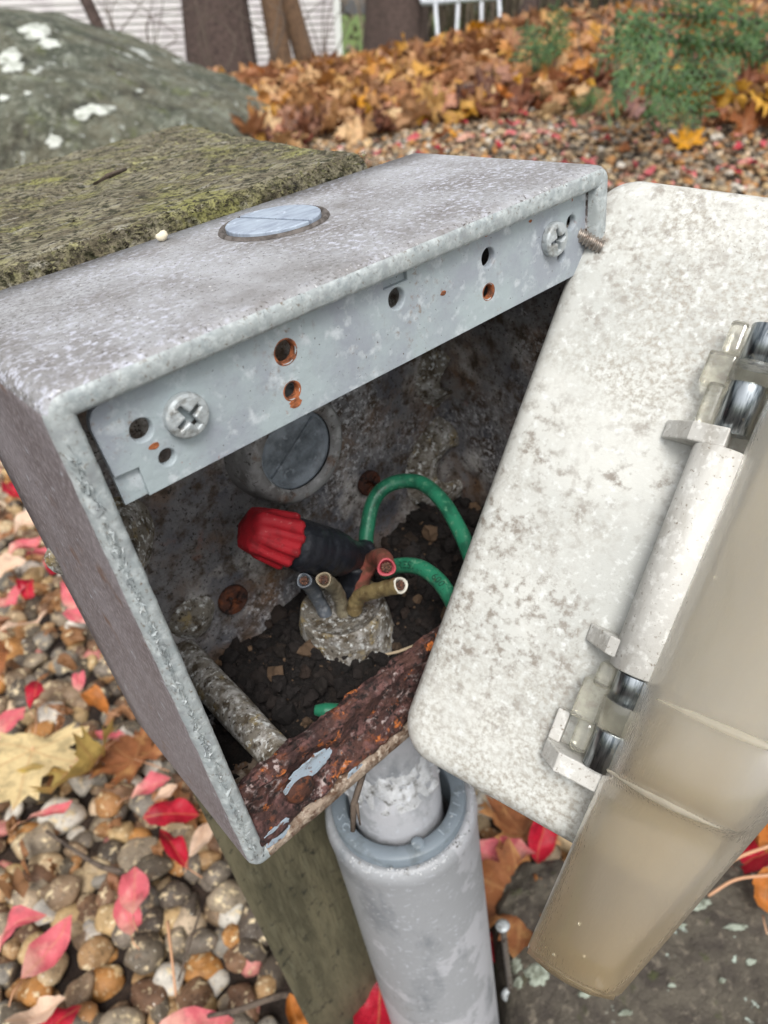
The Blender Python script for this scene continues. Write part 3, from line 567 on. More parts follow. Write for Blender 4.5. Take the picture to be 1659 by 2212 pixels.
fleaf(420, 2225, 'ellip', 'l_pink', .05, fa - 82, 0, 0, 'dull rose leaf cut by the bottom edge', curl=.3, seed=29, asp=.5, z=.03)
fleaf(820, 2170, 'ellip', 'l_red', .055, fa - 10, 20, -10, 'deep red leaf between post and grey pipe', curl=.5, seed=30, asp=.6, z=.06)
fleaf(1130, 1940, 'maple', 'l_brown', .052, fa + 110, -10, 26, 'broad curled brown leaf right of the grey pipe', curl=1.1, crumple=.2, seed=31, z=.05)
fleaf(1080, 1845, 'ellip', 'l_pink', .05, fa + 70, 0, 10, 'pink leaf with pale base behind the grey pipe', curl=.3, seed=32, asp=.5, z=.04)
fleaf(1130, 1800, 'maple', 'l_brown', .04, fa + 20, 0, 10, 'small brown leaf under the cover plate corner', curl=.8, crumple=.25, seed=33, z=.03)
fleaf(1170, 1810, 'ellip', 'l_red', .042, fa - 20, 10, 10, 'crimson leaf beneath the cover plate edge', curl=.5, seed=34, asp=.5, z=.04)
fleaf(1110, 2060, 'ellip', 'l_red', .05, fa + 60, 0, 10, 'dark red leaf at the foot of the grey pipe', curl=.5, seed=35, asp=.6, z=.03)
fleaf(1640, 1850, 'ellip', 'l_red', .055, fa - 70, 0, 0, 'crimson leaf above the dark rock at the right edge', curl=.4, seed=36, asp=.5, z=.06)
fleaf(1650, 1750, 'maple', 'l_orange', .05, fa + 30, 0, 10, 'orange brown leaf at the right edge above the rock', curl=.8, seed=37, z=.07)
fleaf(1655, 1925, 'ellip', 'l_orange', .034, fa - 30, 0, 0, 'small orange leaf lying on the rock rim', curl=.4, seed=38, asp=.5, z=.075)
for px, py, mk, sz, lb in ((1490, 308, 'l_gold', .055, 'yellow and orange leaf lying on gravel right of the box'), (780, 225, 'l_gold', .05, 'bright yellow leaf in the middle of the leaf bank'), (1035, 65, 'l_gold', .062, 'golden leaf standing on the crest of the bank'), (625, 150, 'l_gold', .045, 'golden leaf by the foot of the twin trunks'), (560, 155, 'l_orange', .055, 'orange leaf beside the thick trunk'), (1110, 165, 'l_gold', .05, 'yellow leaf with orange centre left of the evergreen'), (1090, 208, 'l_orange', .05, 'russet leaf at the lower rim of the leaf bank'), (950, 295, 'l_brown', .04, 'brown curled leaf lying alone on far gravel'), (960, 106, 'l_gold', .03, 'small bright yellow leaf on the bank below the white table')):
    P = None
    for d in np.linspace(1.0, 4.0, 400):
        C_ = at_depth(px, py, d)
        if C_[2] < gz(C_[0], C_[1]) + .06: P = C_; break
    if px == 1490: P = None
    if P is None:
        for d in np.linspace(.6, 5.0, 800):
            C_ = at_depth(px, py, d)
            if C_[2] < gz(C_[0], C_[1]) + .02: P = C_; break
    o = link('fallen_leaf', leaf('maple', sz, .6, px, .3, True, [X[mk], X['stem']], 'fallen_leaf')); o.location = P
    o.rotation_euler = (math.radians(35), math.radians(random.uniform(-20, 20)), math.radians(random.uniform(0, 360))); tag(o, lb, 'leaf', 'fallen leaves on the bank')
for px, py, mk, sz, an, lb in ((25, 1060, 'l_red', .05, 40, 'crimson leaf far up the left edge beside the box side'), (60, 1130, 'l_pale', .046, -50, 'pale pink leaf above the overlapping pink pair'), (90, 1200, 'l_pink', .05, 75, 'pink leaf sticking out from behind the box side near the top'), (10, 1230, 'l_pale', .05, -70, 'cream pink leaf at the left edge between rose leaves'), (150, 1290, 'l_pink', .044, 30, 'rose leaf just above the soft pink leaf by the box edge'), (60, 1270, 'l_red', .034, 10, 'small crimson leaf between pale leaves left of the box'), (0, 1420, 'l_brown', .05, 20, 'brown leaf cut by the left edge above the crimson one'), (190, 1640, 'l_red', .034, -40, 'red leaf between the tan leaf and the mottled yellow one'), (20, 1560, 'l_pink', .036, -30, 'faded pink leaf just above the large tan leaf'), (440, 1690, 'l_pale', .03, 40, 'small pale leaf against the lower box side')):
    fleaf(px, py, 'ellip', mk, sz, fa + an, random.uniform(-8, 8), random.uniform(-14, 14), lb, curl=random.uniform(.2, .9), crumple=.3, seed=int(px + py), z=.034, asp=random.uniform(.34, .5))
# twigs and straws on the gravel
def stick(pts, r, mk, name, label, cat, z=.03, sub=None):
    P = [at_z(px, py, Z0 + z + dz) for px, py, dz in pts]; o0 = P[0]; VF = tube([p - o0 for p in smooth_path(P, 5)], r, 7, jit=.06)
    o = link(name, mesh(name, VF[0], VF[1], X[mk])); o.location = o0; return tag(o, label, cat)
stick([(450, 2195, 0), (520, 2180, .01), (610, 2150, .012), (700, 2145, .004)], [.0011, .0014, .0016, .0022], 'twig', 'dry_twig', 'dry grey twig across the pebbles at the bottom edge', 'twig')
stick([(100, 1795, 0), (165, 1840, .008), (215, 1870, .004), (265, 1885, 0)], [.0008, .0012, .0016, .0018], 'twig', 'dry_twig', 'thin purple brown twig among pebbles below the yellow leaf', 'twig')
stick([(380, 2150, 0), (370, 2060, .008), (362, 1990, .008)], [.0007, .0007, .0009], 'stem', 'leaf_stalk', 'long straw coloured stalk hanging from the rose leaves', 'stalk')
stick([(385, 2120, 0), (410, 2040, .008), (435, 1960, .004)], [.0006, .0006], 'twig', 'dry_stalk', 'fine brown stalk slanting beside the straw coloured one', 'stalk')
stick([(1530, 1935, .04), (1590, 1900, .045), (1670, 1890, .05)], [.0007, .0008], 'stem', 'leaf_stalk', 'lower pale stalk arching over the rock at the right edge', 'stalk')
stick([(1550, 1880, .05), (1600, 1850, .06), (1670, 1825, .06)], [.0007, .0008], 'stem', 'leaf_stalk', 'upper pale stalk at the right edge', 'stalk')
# ------------------------------------------------------------------ rocks
def blob_rock(name, label, ridge_px, depth, wf, wb, mk, zbase=None, amp=.03, fr=4, foot=.0):
    ridge = [at_depth(px, py, depth if not hasattr(depth, '__len__') else depth[i]) for i, (px, py) in enumerate(ridge_px)]
    ridge = smooth_path(ridge, 16); fwd = np.array([R_WC[0][2], R_WC[1][2], 0]); fwd /= np.linalg.norm(fwd); rings = []
    c0 = ridge[len(ridge) // 2].copy(); c0[2] = 0
    for k, p in enumerate(ridge):
        zb = float(gz(p[0], p[1])) - .05 if zbase is None else zbase; h = max(.01, p[2] - zb); e = math.sin(math.pi * (k + .5) / len(ridge)) ** .35
        ring = []
        for a in np.linspace(0, math.pi, 90):
            c, s = math.cos(a), math.sin(a); ww = wf if c > 0 else wb
            P = p - fwd * (ww * e * np.sign(c) * abs(c) ** .8); P = np.array([P[0], P[1], zb + h * s ** .8])
            d = amp * mn.fractal(Vector(P) * fr, 1, 2, 5) + amp * .5 * abs(mn.noise(Vector(P) * fr * 2.2)) ; d += amp * .35 * mn.fractal(Vector(P) * fr * 6, 1, 2, 3); P = P + np.array([-fwd[0] * c, -fwd[1] * c, s]) * d * (1 if s < .97 else .5)
            ring.append(P - c0)
        rings.append(ring)
    o = link(name, mesh(name, *loft(rings, True, True, True), X[mk])); o.location = c0; return tag(o, label, 'rock')
blob_rock('boulder', 'large grey green boulder with white lichen patches behind the post', [(-520, 190), (-380, 80), (-200, 30), (-60, 24), (60, 27), (130, 38), (240, 78), (330, 122), (400, 158), (500, 196), (580, 240)], 2.35, .8, .5, 'boulder', amp=.03, fr=3)
blob_rock('dark_rock', 'dark flat rock with pale lichen under the clear cover at lower right', [(1070, 2150), (1090, 2030), (1180, 1975), (1320, 1965), (1460, 1960), (1560, 1945), (1680, 1945), (1800, 1980), (1900, 2080)], .365, .2, .05, 'rock', zbase=Z0 - .03, amp=.006, fr=26)
from mathutils.bvhtree import BVHTree
def crust(parent, px, py, rx, ry, seed, mk, lift=.003):
    me = parent.data; o0 = parent.location; bv = BVHTree.FromPolygons([v.co + o0 for v in me.vertices], [p.vertices[:] for p in me.polygons])
    def cast(x, y):
        d = Vector(ray_w(x, y)).normalized(); h = bv.ray_cast(Vector(CAM), d); return h[0] + h[1] * (lift if h[1].dot(d) < 0 else -lift) - o0 if h[0] is not None else None
    V, Fc = [], []; n, rg = 44, 5; c = cast(px, py)
    if c is None: return
    V.append(c)
    for k in range(1, rg + 1):
        for i in range(n):
            a = 2 * math.pi * i / n; r = k / rg * (1 + .45 * mn.noise(Vector((math.cos(a) * 1.3, math.sin(a) * 1.3, seed))) + .22 * mn.noise(Vector((math.cos(a) * 4, math.sin(a) * 4, seed))) + .15 * mn.noise(Vector((math.cos(a) * 9, math.sin(a) * 9, seed))))
            q_ = cast(px + rx * r * math.cos(a), py + ry * r * math.sin(a)); q_ = q_ if q_ is not None else V[-1]
            if k == rg: q_ = q_ + Vector(ray_w(px, py)).normalized() * lift * 1.6
            V.append(q_)
    Fc = [(0, 1 + i, 1 + (i + 1) % n) for i in range(n)] + [(1 + k * n + i, 1 + (k + 1) * n + i, 1 + (k + 1) * n + (i + 1) % n, 1 + k * n + (i + 1) % n) for k in range(rg - 1) for i in range(n)]
    part('lichen_patch', (V, Fc), X[mk], parent, True, 1)
X['lichen'] = mat('white_lichen', srgb(202, 206, 198), [(srgb(150, 154, 142), 40, .5, .62, 10)], rough=.95, bump=[(90, .004)])
X['lichen2'] = mat('grey_green_lichen', srgb(158, 166, 152), [(srgb(104, 108, 94), 260, .44, .6, 10)], rough=.95, bump=[(400, .001)])
BO = bpy.data.objects['boulder']; RO = bpy.data.objects['dark_rock']
for a in ((78, 72, 34, 18, 1), (108, 98, 26, 11, 2), (22, 130, 26, 20, 3), (30, 150, 22, 14, 7), (212, 240, 32, 12, 4), (178, 250, 22, 14, 5), (120, 308, 22, 14, 6), (10, 215, 14, 7, 8), (60, 205, 8, 5, 9), (300, 200, 9, 4, 10)): crust(BO, *a, 'lichen', .005)
for a in ((1163, 2107, 26, 26, 1), (1118, 2085, 13, 18, 2), (1122, 2125, 10, 14, 3), (1262, 2150, 14, 8, 4), (1500, 1955, 38, 14, 5), (1590, 2005, 30, 7, 6), (1350, 2190, 16, 8, 7), (1620, 2080, 14, 8, 8), (1470, 2000, 12, 5, 9), (1560, 2120, 8, 6, 10), (1450, 2130, 9, 6, 11)): crust(RO, *a, 'lichen2', .0012)
# ------------------------------------------------------------------ background: house, trees, frame, brush, evergreen
def ground_at(px, py, d):
    P = at_depth(px, py, d); return np.array([P[0], P[1], float(gz(P[0], P[1]))])
hc = at_depth(735, 100, 14.5); hl = at_depth(-250, 100, 12.8)
dirh = (hl - hc); dirh[2] = 0; Lh = np.linalg.norm(dirh); dirh /= Lh; base_z = -2.2
hm = Matrix(((dirh[0], -dirh[1], 0, hc[0]), (dirh[1], dirh[0], 0, hc[1]), (0, 0, 1, base_z), (0, 0, 0, 1)))
house = thing('house', 'house with pale pinkish lap siding behind the trees', 'house', hm)
sgn = 1
away = -1 if (np.array([-dirh[1], dirh[0]]) @ (CAMH - hc[:2])) > 0 else 1    # +y local away from camera?
part('wall', cuboid(0, 12, .02 * away, 6 * away, 0, 5.2), X['siding'], house, False, 1)
for k in range(48):
    z = .02 + k * .108; y0, y1 = -.002 * away, -.030 * away
    V = [(0.1, .018 * away, z), (12, .018 * away, z), (12, y1, z), (.1, y1, z), (.1, y0, z + .107), (12, y0, z + .107), (12, .018 * away, z + .107), (.1, .018 * away, z + .107)]
    part('siding_plank', (V, [(0, 1, 2, 3), (3, 2, 5, 4), (4, 5, 6, 7), (0, 3, 4, 7), (1, 6, 5, 2)]), X['siding'], house, False, 1)
part('corner_trim', cuboid(-.03, .1, -.05 * away, .1 * away, 0, 5.2), X['trimw'], house, False, 1)
part('roof', ([(-.4, -.5 * away, 5.2), (12.4, -.5 * away, 5.2), (12.4, 3 * away, 7.2), (-.4, 3 * away, 7.2), (-.4, 6.5 * away, 5.2), (12.4, 6.5 * away, 5.2), (-.4, -.5 * away, 5.35), (12.4, -.5 * away, 5.35)], [(0, 1, 2, 3), (3, 2, 5, 4), (0, 3, 4), (1, 5, 2)]), X['roof'], house, False, 1)
def tree(name, label, px, py, d, r, top_px, r2=None, mk='bark', h=3.2, limbs=2, seed=0, group=None, flare=1.35):
    rs = random.Random(seed); B = ground_at(px, py, d); T_ = at_depth(top_px[0], top_px[1], d)
    dirv = (T_ - at_depth(px, py, d)); dirv = dirv / np.linalg.norm(dirv); t = thing(name, label, 'tree', Matrix.Translation(Vector(B)), group)
    P = [np.array([0, 0, -.25]) - dirv * .0, dirv * .15, dirv * h * .35 , dirv * h * .7, dirv * h]
    Rr = [r * flare, r * 1.12, r, r * .9, r * .72]; path = smooth_path(P, 8); RR = np.interp(np.linspace(0, 1, len(path)), np.linspace(0, 1, 5), Rr)
    Pp, T3, U = frames(path); rings = []
    for p, tt, u, rr in zip(Pp, T3, U, RR):
        v = np.cross(tt, u); rings.append([p + (u * math.cos(a) + v * math.sin(a)) * rr * (1 + .10 * mn.noise(Vector((math.cos(a) * 3, math.sin(a) * 3, p[2] * 1.5 + seed)))) for a in np.linspace(0, 2 * math.pi, 28, endpoint=False)])
    part('trunk', loft(rings), X[mk], t, sc=1)
    cr = []
    for k in range(limbs):
        p0 = dirv * h * rs.uniform(.6, .98); az = rs.uniform(0, 6.28); dd = np.array([math.cos(az), math.sin(az), rs.uniform(.5, 1.2)])
        L_ = h * rs.uniform(.3, .6); cr.append(tube(smooth_path([p0, p0 + dd * L_ * .5, p0 + dd * L_ + np.array([0, 0, L_ * .2])], 4), [r * .35, r * .06], 7))
        for q_ in range(4):
            a2 = rs.uniform(0, 6.28); p1 = p0 + dd * L_ * rs.uniform(.3, .9); cr.append(tube([p1, p1 + np.array([math.cos(a2), math.sin(a2), rs.uniform(.2, 1)]) * L_ * .4], [r * .1, r * .02], 5))
    if cr: part('crown', join(*cr), X[mk], t, sc=1)
    return t
tree('tree', 'thick dark brown trunk in front of the siding', 482, 165, 4.6, .205, (455, -60), limbs=5, seed=1)
tree('tree', 'left one of the two slim brown trunks before the siding', 620, 158, 4.5, .062, (588, -20), mk='bark2', limbs=4, seed=2)
tree('tree', 'right one of the two slim brown trunks before the siding', 682, 150, 4.6, .062, (634, -20), mk='bark2', limbs=4, seed=3)
tree('tree', 'thick grey brown trunk right of the house corner', 848, 105, 5.4, .235, (852, -60), limbs=5, seed=4, flare=1.2)
tree('sapling', 'thin dark sapling stem rising behind the boulder', 255, 80, 3.6, .028, (200, -40), mk='bark', limbs=4, seed=5)
tree('sapling', 'dark forked stem behind the evergreen spray', 1115, 70, 3.4, .035, (1185, -80), mk='bark', limbs=4, seed=6)
# bare twiggy stems
def bare(name, label, roots, d, r, seed, n=10, spread=120, up=180):
    rs = random.Random(seed); L_ = []
    B = at_depth(roots[0][0], roots[0][1], d)
    for px, py in roots:
        p0 = at_depth(px, py, d); 
        for k in range(n):
            q1 = at_depth(px + rs.uniform(-spread, spread) * .5, py - up * .5 + rs.uniform(-30, 30), d + rs.uniform(-.1, .1)); q2 = at_depth(px + rs.uniform(-spread, spread), py - up + rs.uniform(-50, 50), d + rs.uniform(-.15, .15))
            L_.append(tube([p - B for p in smooth_path([p0, q1, q2], 4)], [r, r * .7, r * .3], 5))
    o = link(name, mesh(name, *join(*L_), X['twig'])); o.location = B; return tag(o, label, 'twigs')
bare('bare_shrub', 'bare thin stems in front of the thick dark trunk', [(570, 190), (470, 190)], 3.9, .006, 1, 4, 110, 230)
bare('bare_shrub', 'bare twigs and small red leaves between boulder and trunk', [(330, 120), (250, 80)], 3.7, .004, 2, 5, 110, 150)
bare('bare_shrub', 'pale grey forked twigs left of the evergreen', [(1330, 215), (1390, 170)], 2.25, .004, 3, 6, 150, 230)
bare('bare_shrub', 'grey bare twigs reaching in at the upper right corner', [(1640, 130), (1720, 80)], 2.0, .004, 4, 5, 190, 120)
bare('bare_shrub', 'thin stems before the pale siding by the slim trunks', [(700, 160)], 4.3, .005, 5, 6, 90, 220)
# white metal frame of a garden chair
ch = thing('garden_table', 'white metal garden table with slim legs beyond the leaf bank', 'table', Matrix.Translation(Vector(at_depth(1010, 5, 5.2))))
o0 = at_depth(1010, 5, 5.2)
def seg(a, b, r): return tube([a - o0, b - o0], r, 8)
part('table_top', join(seg(at_depth(915, 5, 5.2), at_depth(1075, -8, 5.2), .022), seg(at_depth(915, 5, 5.2), at_depth(905, -30, 5.8), .022), seg(at_depth(1075, -8, 5.2), at_depth(1060, -45, 5.8), .022), seg(at_depth(905, -30, 5.8), at_depth(1060, -45, 5.8), .022)), X['whitepaint'], ch, sc=1)
for (a, b, d) in (((940, 2), (948, 120), 5.2), ((990, 0), (984, 110), 5.5), ((1078, -6), (1082, 95), 5.2), ((1040, -20), (1040, 80), 5.7)):
    part('leg', seg(at_depth(*a, d), at_depth(*b, d), .013), X['whitepaint'], ch, sc=1)
# brush thicket behind everything
rs = random.Random(5); bl = []; Bc = at_depth(1200, 0, 8)
for k in range(1500):
    px = rs.uniform(815, 2500); d = rs.uniform(6.2, 9.5); P = ground_at(px, 20, d); h = rs.uniform(1.2, 3.4)
    a, b = rs.uniform(-.5, .5), rs.uniform(-.5, .5); r = rs.uniform(.006, .022)
    bl.append(tube([P - Bc, P - Bc + np.array([a * .5, b * .5, h * .5]), P - Bc + np.array([a, b, h])], [r, r * .7, r * .3], 4))
tag(link('brush', mesh('brush', *join(*bl), X['brush'])), 'grey brown bare thicket behind the leaf bank', 'thicket', kind='stuff').location = Bc
# hedge-like far wood, one mass of small leaves and stems
V, T = [], []; n0 = 0
far = []
for k in range(16000):
    a = rs.uniform(CA[0] - .5, CA[-1] + .5); r = rs.uniform(10.5, 14) if a < azr(*at_depth(830, 0, 5)[:2])[0] else rs.uniform(24, 30)
    c = np.array([CAM[0] + r * math.cos(a), CAM[1] + r * math.sin(a), rs.uniform(-2, 3.8) if r < 20 else rs.uniform(-2, 6)]); s = rs.uniform(.06, .14) * (1 if r < 20 else 1.1)
    pts = c + rng.normal(size=(3, 3)) * s; V.append(pts); T.append([n0, n0 + 1, n0 + 2]); n0 += 3
tag(link('far_woods', fastmesh('far_woods', np.concatenate(V), np.array(T), X['brush'], False)), 'hazy brown woods beyond the thicket', 'woods', kind='stuff')
# evergreen with fern-like sprays
def spray_mesh(seed, n=12):
    rs = random.Random(seed); L_ = []; V, Fc = [], []
    def frond(p, d, L, lvl, nrm):
        side = np.cross(nrm, d); side /= np.linalg.norm(side) + 1e-9; segs = 5; prev = p; pts = [p]
        for i in range(segs):
            d = d + np.array([0, 0, -.10]) * (1 if lvl == 0 else .3) + np.array([rs.uniform(-.06, .06) for _ in range(3)]); d = d / np.linalg.norm(d); pts.append(pts[-1] + d * L / segs)
        wd = .0052 if lvl == 2 else .0036; k0 = len(V)
        for i, q_ in enumerate(pts):
            ww = wd * (1 - .6 * i / segs); V.append(q_ + side * ww); V.append(q_ + nrm * ww * .8); V.append(q_ - side * ww)
        for i in range(segs):
            a = k0 + 3 * i; Fc.append((a, a + 3, a + 4, a + 1)); Fc.append((a + 1, a + 4, a + 5, a + 2))
        if lvl < 2:
            nn = n if lvl == 0 else 5
            for i in range(nn):
                t = (i + .6) / nn * segs; j = min(segs - 1, int(t)); q_ = pts[j] + (pts[j + 1] - pts[j]) * (t - j); sd = 1 if i % 2 else -1
                dd = d * .75 + side * sd * .75 + nrm * rs.uniform(-.15, .15); frond(q_, dd / np.linalg.norm(dd), L * (.42 if lvl == 0 else .40) * (1 - .55 * t / segs), lvl + 1, nrm)
    frond(np.zeros(3), np.array([0, 1., 0]), .2, 0, np.array([0, 0, 1.])); return mesh('foliage_spray', V, Fc, X['needle'])
SPR = [spray_mesh(k) for k in range(4)]
eo = ground_at(1560, 60, 2.9)
ev = thing('evergreen_shrub', 'low evergreen shrub with drooping fern-like green sprays above the gravel', 'shrub', Matrix.Translation(Vector(eo)))
def branch(pts, r):
    P = [at_depth(px, py, d * DS) - eo for px, py, d in pts]; part('branch', tube(smooth_path(P, 6), [r, r * .4], 7), X['bark'], ev, sc=1)
DS = .80
branch([(1700, 90, 2.5), (1600, 100, 2.3), (1480, 90, 2.15), (1400, 80, 2.1)], .011); branch([(1480, 90, 2.15), (1440, 160, 2.1), (1420, 230, 2.1)], .006); branch([(1560, 90, 2.25), (1480, 150, 2.15), (1490, 210, 2.1)], .006)
branch([(1700, 60, 2.6), (1560, 40, 2.4), (1380, 30, 2.3)], .008)
def spr(px, py, d, tx, ty, sc_):
    d = d * DS
    A = at_depth(px, py, d); B = at_depth(tx, ty, d - .04); dv = Vector(B - A); L = dv.length; dv.normalize()
    vw = Vector(CAM - A).normalized(); z = (vw - dv * vw.dot(dv)).normalized(); x = dv.cross(z); o = link('foliage_spray', random.choice(SPR), ev)
    M3 = Matrix((x, dv, z)).transposed().to_4x4(); s = L / .19 * sc_; o.matrix_local = Matrix.Translation(Vector(A - eo)) @ M3 @ Matrix.Rotation(random.uniform(-.7, .7), 4, 'Y') @ Matrix.Diagonal((s, s, s, 1))
for a in ((1400, 30, 2.1, 1330, 110, 1), (1330, 20, 2.2, 1390, 120, 1), (1370, 35, 2.1, 1470, 100, 1), (1440, 60, 2.1, 1400, 150, 1), (1460, 70, 2.05, 1560, 120, 1), (1500, 60, 2.1, 1540, 150, 1), (1400, 130, 2.1, 1310, 215, .9), (1440, 130, 2.05, 1420, 230, 1),
          (1450, 150, 2.05, 1500, 245, 1), (1400, 180, 2.05, 1480, 240, 1), (1480, 130, 2.1, 1520, 200, 1), (1350, 150, 2.1, 1350, 215, .8), (1560, 60, 2.2, 1620, 140, 1), (1600, 40, 2.2, 1680, 110, 1), (1520, 10, 2.3, 1640, 50, 1), (1600, 0, 2.4, 1500, 50, 1),
          (1430, 0, 2.3, 1530, 30, 1), (1330, 60, 2.15, 1360, 140, .9), (1560, 100, 2.15, 1580, 175, .9), (1660, 60, 2.2, 1600, 130, .9), (1290, 220, 2.05, 1240, 240, .9), (1310, 200, 2.05, 1255, 236, .8), (1420, 200, 2.0, 1440, 262, .9), (1460, 200, 2.0, 1500, 262, .9), (1380, 60, 2.1, 1440, 130, 1), (1370, 80, 2.1, 1340, 160, .9), (1500, 110, 2.1, 1470, 180, .9)): spr(*a)
es = ground_at(1170, 60, 2.9); ev2 = ev; evs = thing('evergreen_seedling', 'small pale green evergreen spray left of the larger evergreen', 'shrub', Matrix.Translation(Vector(es)))
ev = evs; eo = es; DS = .95
for a in ((1200, 130, 2.35, 1170, 20, 1), (1190, 140, 2.35, 1130, 60, 1), (1200, 120, 2.35, 1210, 20, 1), (1190, 150, 2.35, 1150, 110, .9), (1200, 100, 2.35, 1160, 130, 1), (1180, 60, 2.35, 1130, 135, .9)): spr(*a)
branch([(1190, 170, 2.36), (1200, 120, 2.36), (1180, 40, 2.36)], .004)
# ------------------------------------------------------------------ wooden post
post = thing('wooden_post', 'weathered square timber post with moss covered top behind the metal box', 'post', FBOX)
fp = [(4.5, 54.0), (100.5, 54.5), (106, 100), (121, 178), (25, 181)]
def postmesh():
    import itertools
    # perimeter resampled, rings from ground up, rounded worn top
    P = []
    for i in range(len(fp)):
        a, b = fp[i], fp[(i + 1) % len(fp)]; k = max(2, int(math.hypot(b[0] - a[0], b[1] - a[1]) / 2.2))
        for j in range(k): P.append((a[0] + (b[0] - a[0]) * j / k, a[1] + (b[1] - a[1]) * j / k))
    cx, cy = sum(p[0] for p in P) / len(P), sum(p[1] for p in P) / len(P); rings = []
    def ring(z, ins, jit):
        r = []
        for x, y in P:
            d = math.hypot(x - cx, y - cy); f = (d - ins) / d; n1 = jit * mn.noise(Vector((x * .12, y * .12, z * .2))) + jit * .6 * mn.noise(Vector((x * .4, y * .4, z * .6)))
            r.append((cx + (x - cx) * f + n1, cy + (y - cy) * f + (n1 if y > 60 else abs(n1) * .6), z + n1 * .5))
        return r
    for z in (-460, -300, -200, -120, -60, -30): rings.append(ring(z, 0, .3))
    for z, i_, j_ in ((-12, .2, .8), (-6, .2, 1.2), (-2, .4, 1.4), (1, 1.2, 1.4), (2.6, 2.6, 1.0)): rings.append(ring(z, i_, j_))
    k = 5
    for f in (6, 10, 15, 20, 26, 32, 38, 44):
        rr = []
        for x, y in P:
            d = math.hypot(x - cx, y - cy); g = max(0, d - f * d / 50) / d; X_, Y_ = cx + (x - cx) * g, cy + (y - cy) * g
            rr.append((X_, Y_, 3.3 + 1.0 * mn.noise(Vector((X_ * .05, Y_ * .22, 1))) + .7 * mn.noise(Vector((X_ * .2, Y_ * .5, 4)))))
        rings.append(rr)
    V, Fc = loft(rings, True, True); n = len(P); mi = [0 if (i // n) < 6 else 1 for i in range(len(Fc))]; mi[-1] = 1; mi[-2] = 0; return (V, Fc), mi
vf, mi = postmesh(); part('post_body', vf, [X['wood'], X['moss']], post, True, mi=mi)
# moss tufts along the worn front edge and top (uncountable)
V, T = [], []; n0 = 0
for k in range(5000):
    if random.random() < .7:
        x = random.uniform(5, 101); y = 54.5 + abs(random.gauss(0, 1.2)); z = random.uniform(-1.5, 3.2)
    else:
        t = random.random(); y = 54 + 125 * t; x = random.uniform(6 + 19 * t, 100 + 20 * t); z = 3.6 + 1.0 * mn.noise(Vector((x * .05, y * .22, 1)))
        if mn.noise(Vector((x * .06, y * .06, 9))) < .0: continue
    s = random.uniform(.12, .45); c = np.array([x, y, z]); pts = c + rng.normal(size=(3, 3)) * s * np.array([1, 1, .5]); V.append(pts * MM); T.append([n0, n0 + 1, n0 + 2]); n0 += 3
X['mosstuft'] = mat('moss_tuft', srgb(96, 98, 50), [], rough=1, rnd=[srgb(100, 96, 70), srgb(74, 74, 46), srgb(126, 122, 90), srgb(84, 78, 62), srgb(54, 52, 38)], rand_src='ISLAND')
tag(link('moss', fastmesh('moss', np.concatenate(V), np.array(T), X['mosstuft'], False), post), kind='stuff')
tw = thing('moss_twig', 'short dark twig lying on the mossy post top', 'twig', FBOX)
part('twig', tube([bhit(204, 397, 2, 5.2), bhit(235, 380, 2, 7), bhit(271, 366, 2, 6)], [.35, .6, .45], 6, jit=.2), X['twig'], tw)
pc = thing('pale_crumb', 'small cream crumb at the back edge of the box top', 'debris', FBOX)
V0, T0 = ico(2); cpos = bhit(350, 509, 2, 1.0)
part('crumb', ([tuple(cpos + v * np.array([1.3, .8, .9]) * (1 + .4 * mn.noise(Vector(v) * 2))) for v in V0], T0), X['crackle'], pc)
# ------------------------------------------------------------------ conduit
CCX, CCY = 54.2, 26.4
cond = thing('conduit_pipe', 'thick grey plastic conduit pipe rising under the box', 'pipe', FBOX)
part('pipe', lathe([(21.2, -176.0), (21.9, -175.6), (22.8, -175.3), (23.7, -176.4), (24.2, -177.8), (24.5, -179.5), (24.3, -182), (24.0, -188), (24, -230), (24, -300), (24, -400), (24, -470)], (CCX, CCY, 0), 2, 96, .25, 40, (False, False)), X['pvc'], cond)
part('locking_ring', lathe([(16.6, -190), (16.6, -172.8), (16.9, -172), (20.9, -172), (21.3, -172.5), (21.4, -177)], (CCX, CCY, 0), 2, 96, 0, 1, (False, False)), X['pvc_ring'], cond)
part('fitting', lathe([(12.6, -111), (12.4, -138), (12.0, -150), (12.8, -153), (14.2, -157), (14.6, -160), (14.4, -171), (14.2, -190)], (CCX - .6, CCY + .5, 0), 2, 64, .5, 90, (False, False)), X['pvc'], cond)
part('putty', lathe([(11.6, -145), (13.0, -148), (12.6, -151), (13.6, -153), (13.9, -156), (14.6, -159)], (CCX - .6, CCY + .3, 0), 2, 90, 2.2, 420, (False, False)), X['pvc_dirty'], cond)
part('gate_mark', lathe([(0, -171.4), (1.7, -171.3), (2.0, -171.7), (2.1, -175)], (*bhit(902, 1822, 2, -172)[:2], 0), 2, 20, 0, 1, (False, False)), X['pvc_ring'], cond)
L_ = []
def arc_text(s, a0, da, r=18.9, size=3.4):
    for k, chx in enumerate(s):
        if chx == ' ': continue
        a = math.radians(a0 + k * da); V, Fc = text2d(chx, size, .25)
        ux, uy = (-math.sin(a), math.cos(a)), (-math.cos(a), -math.sin(a))
        L_.append(([(CCX + r * math.cos(a) + x * ux[0] + y * uy[0], CCY + r * math.sin(a) + x * ux[1] + y * uy[1], -171.85 + z) for x, y, z in V], Fc))
tq = bhit(930, 1778, 2, -172); ta = math.degrees(math.atan2(tq[1] - CCY, tq[0] - CCX)); arc_text('1-1/4', ta, 10.5)
tq = bhit(745, 1800, 2, -172); ta = math.degrees(math.atan2(tq[1] - CCY, tq[0] - CCX)); arc_text('SC', ta - 16, 11)
part('raised_lettering', join(*L_), X['trim_grey'], cond, False)
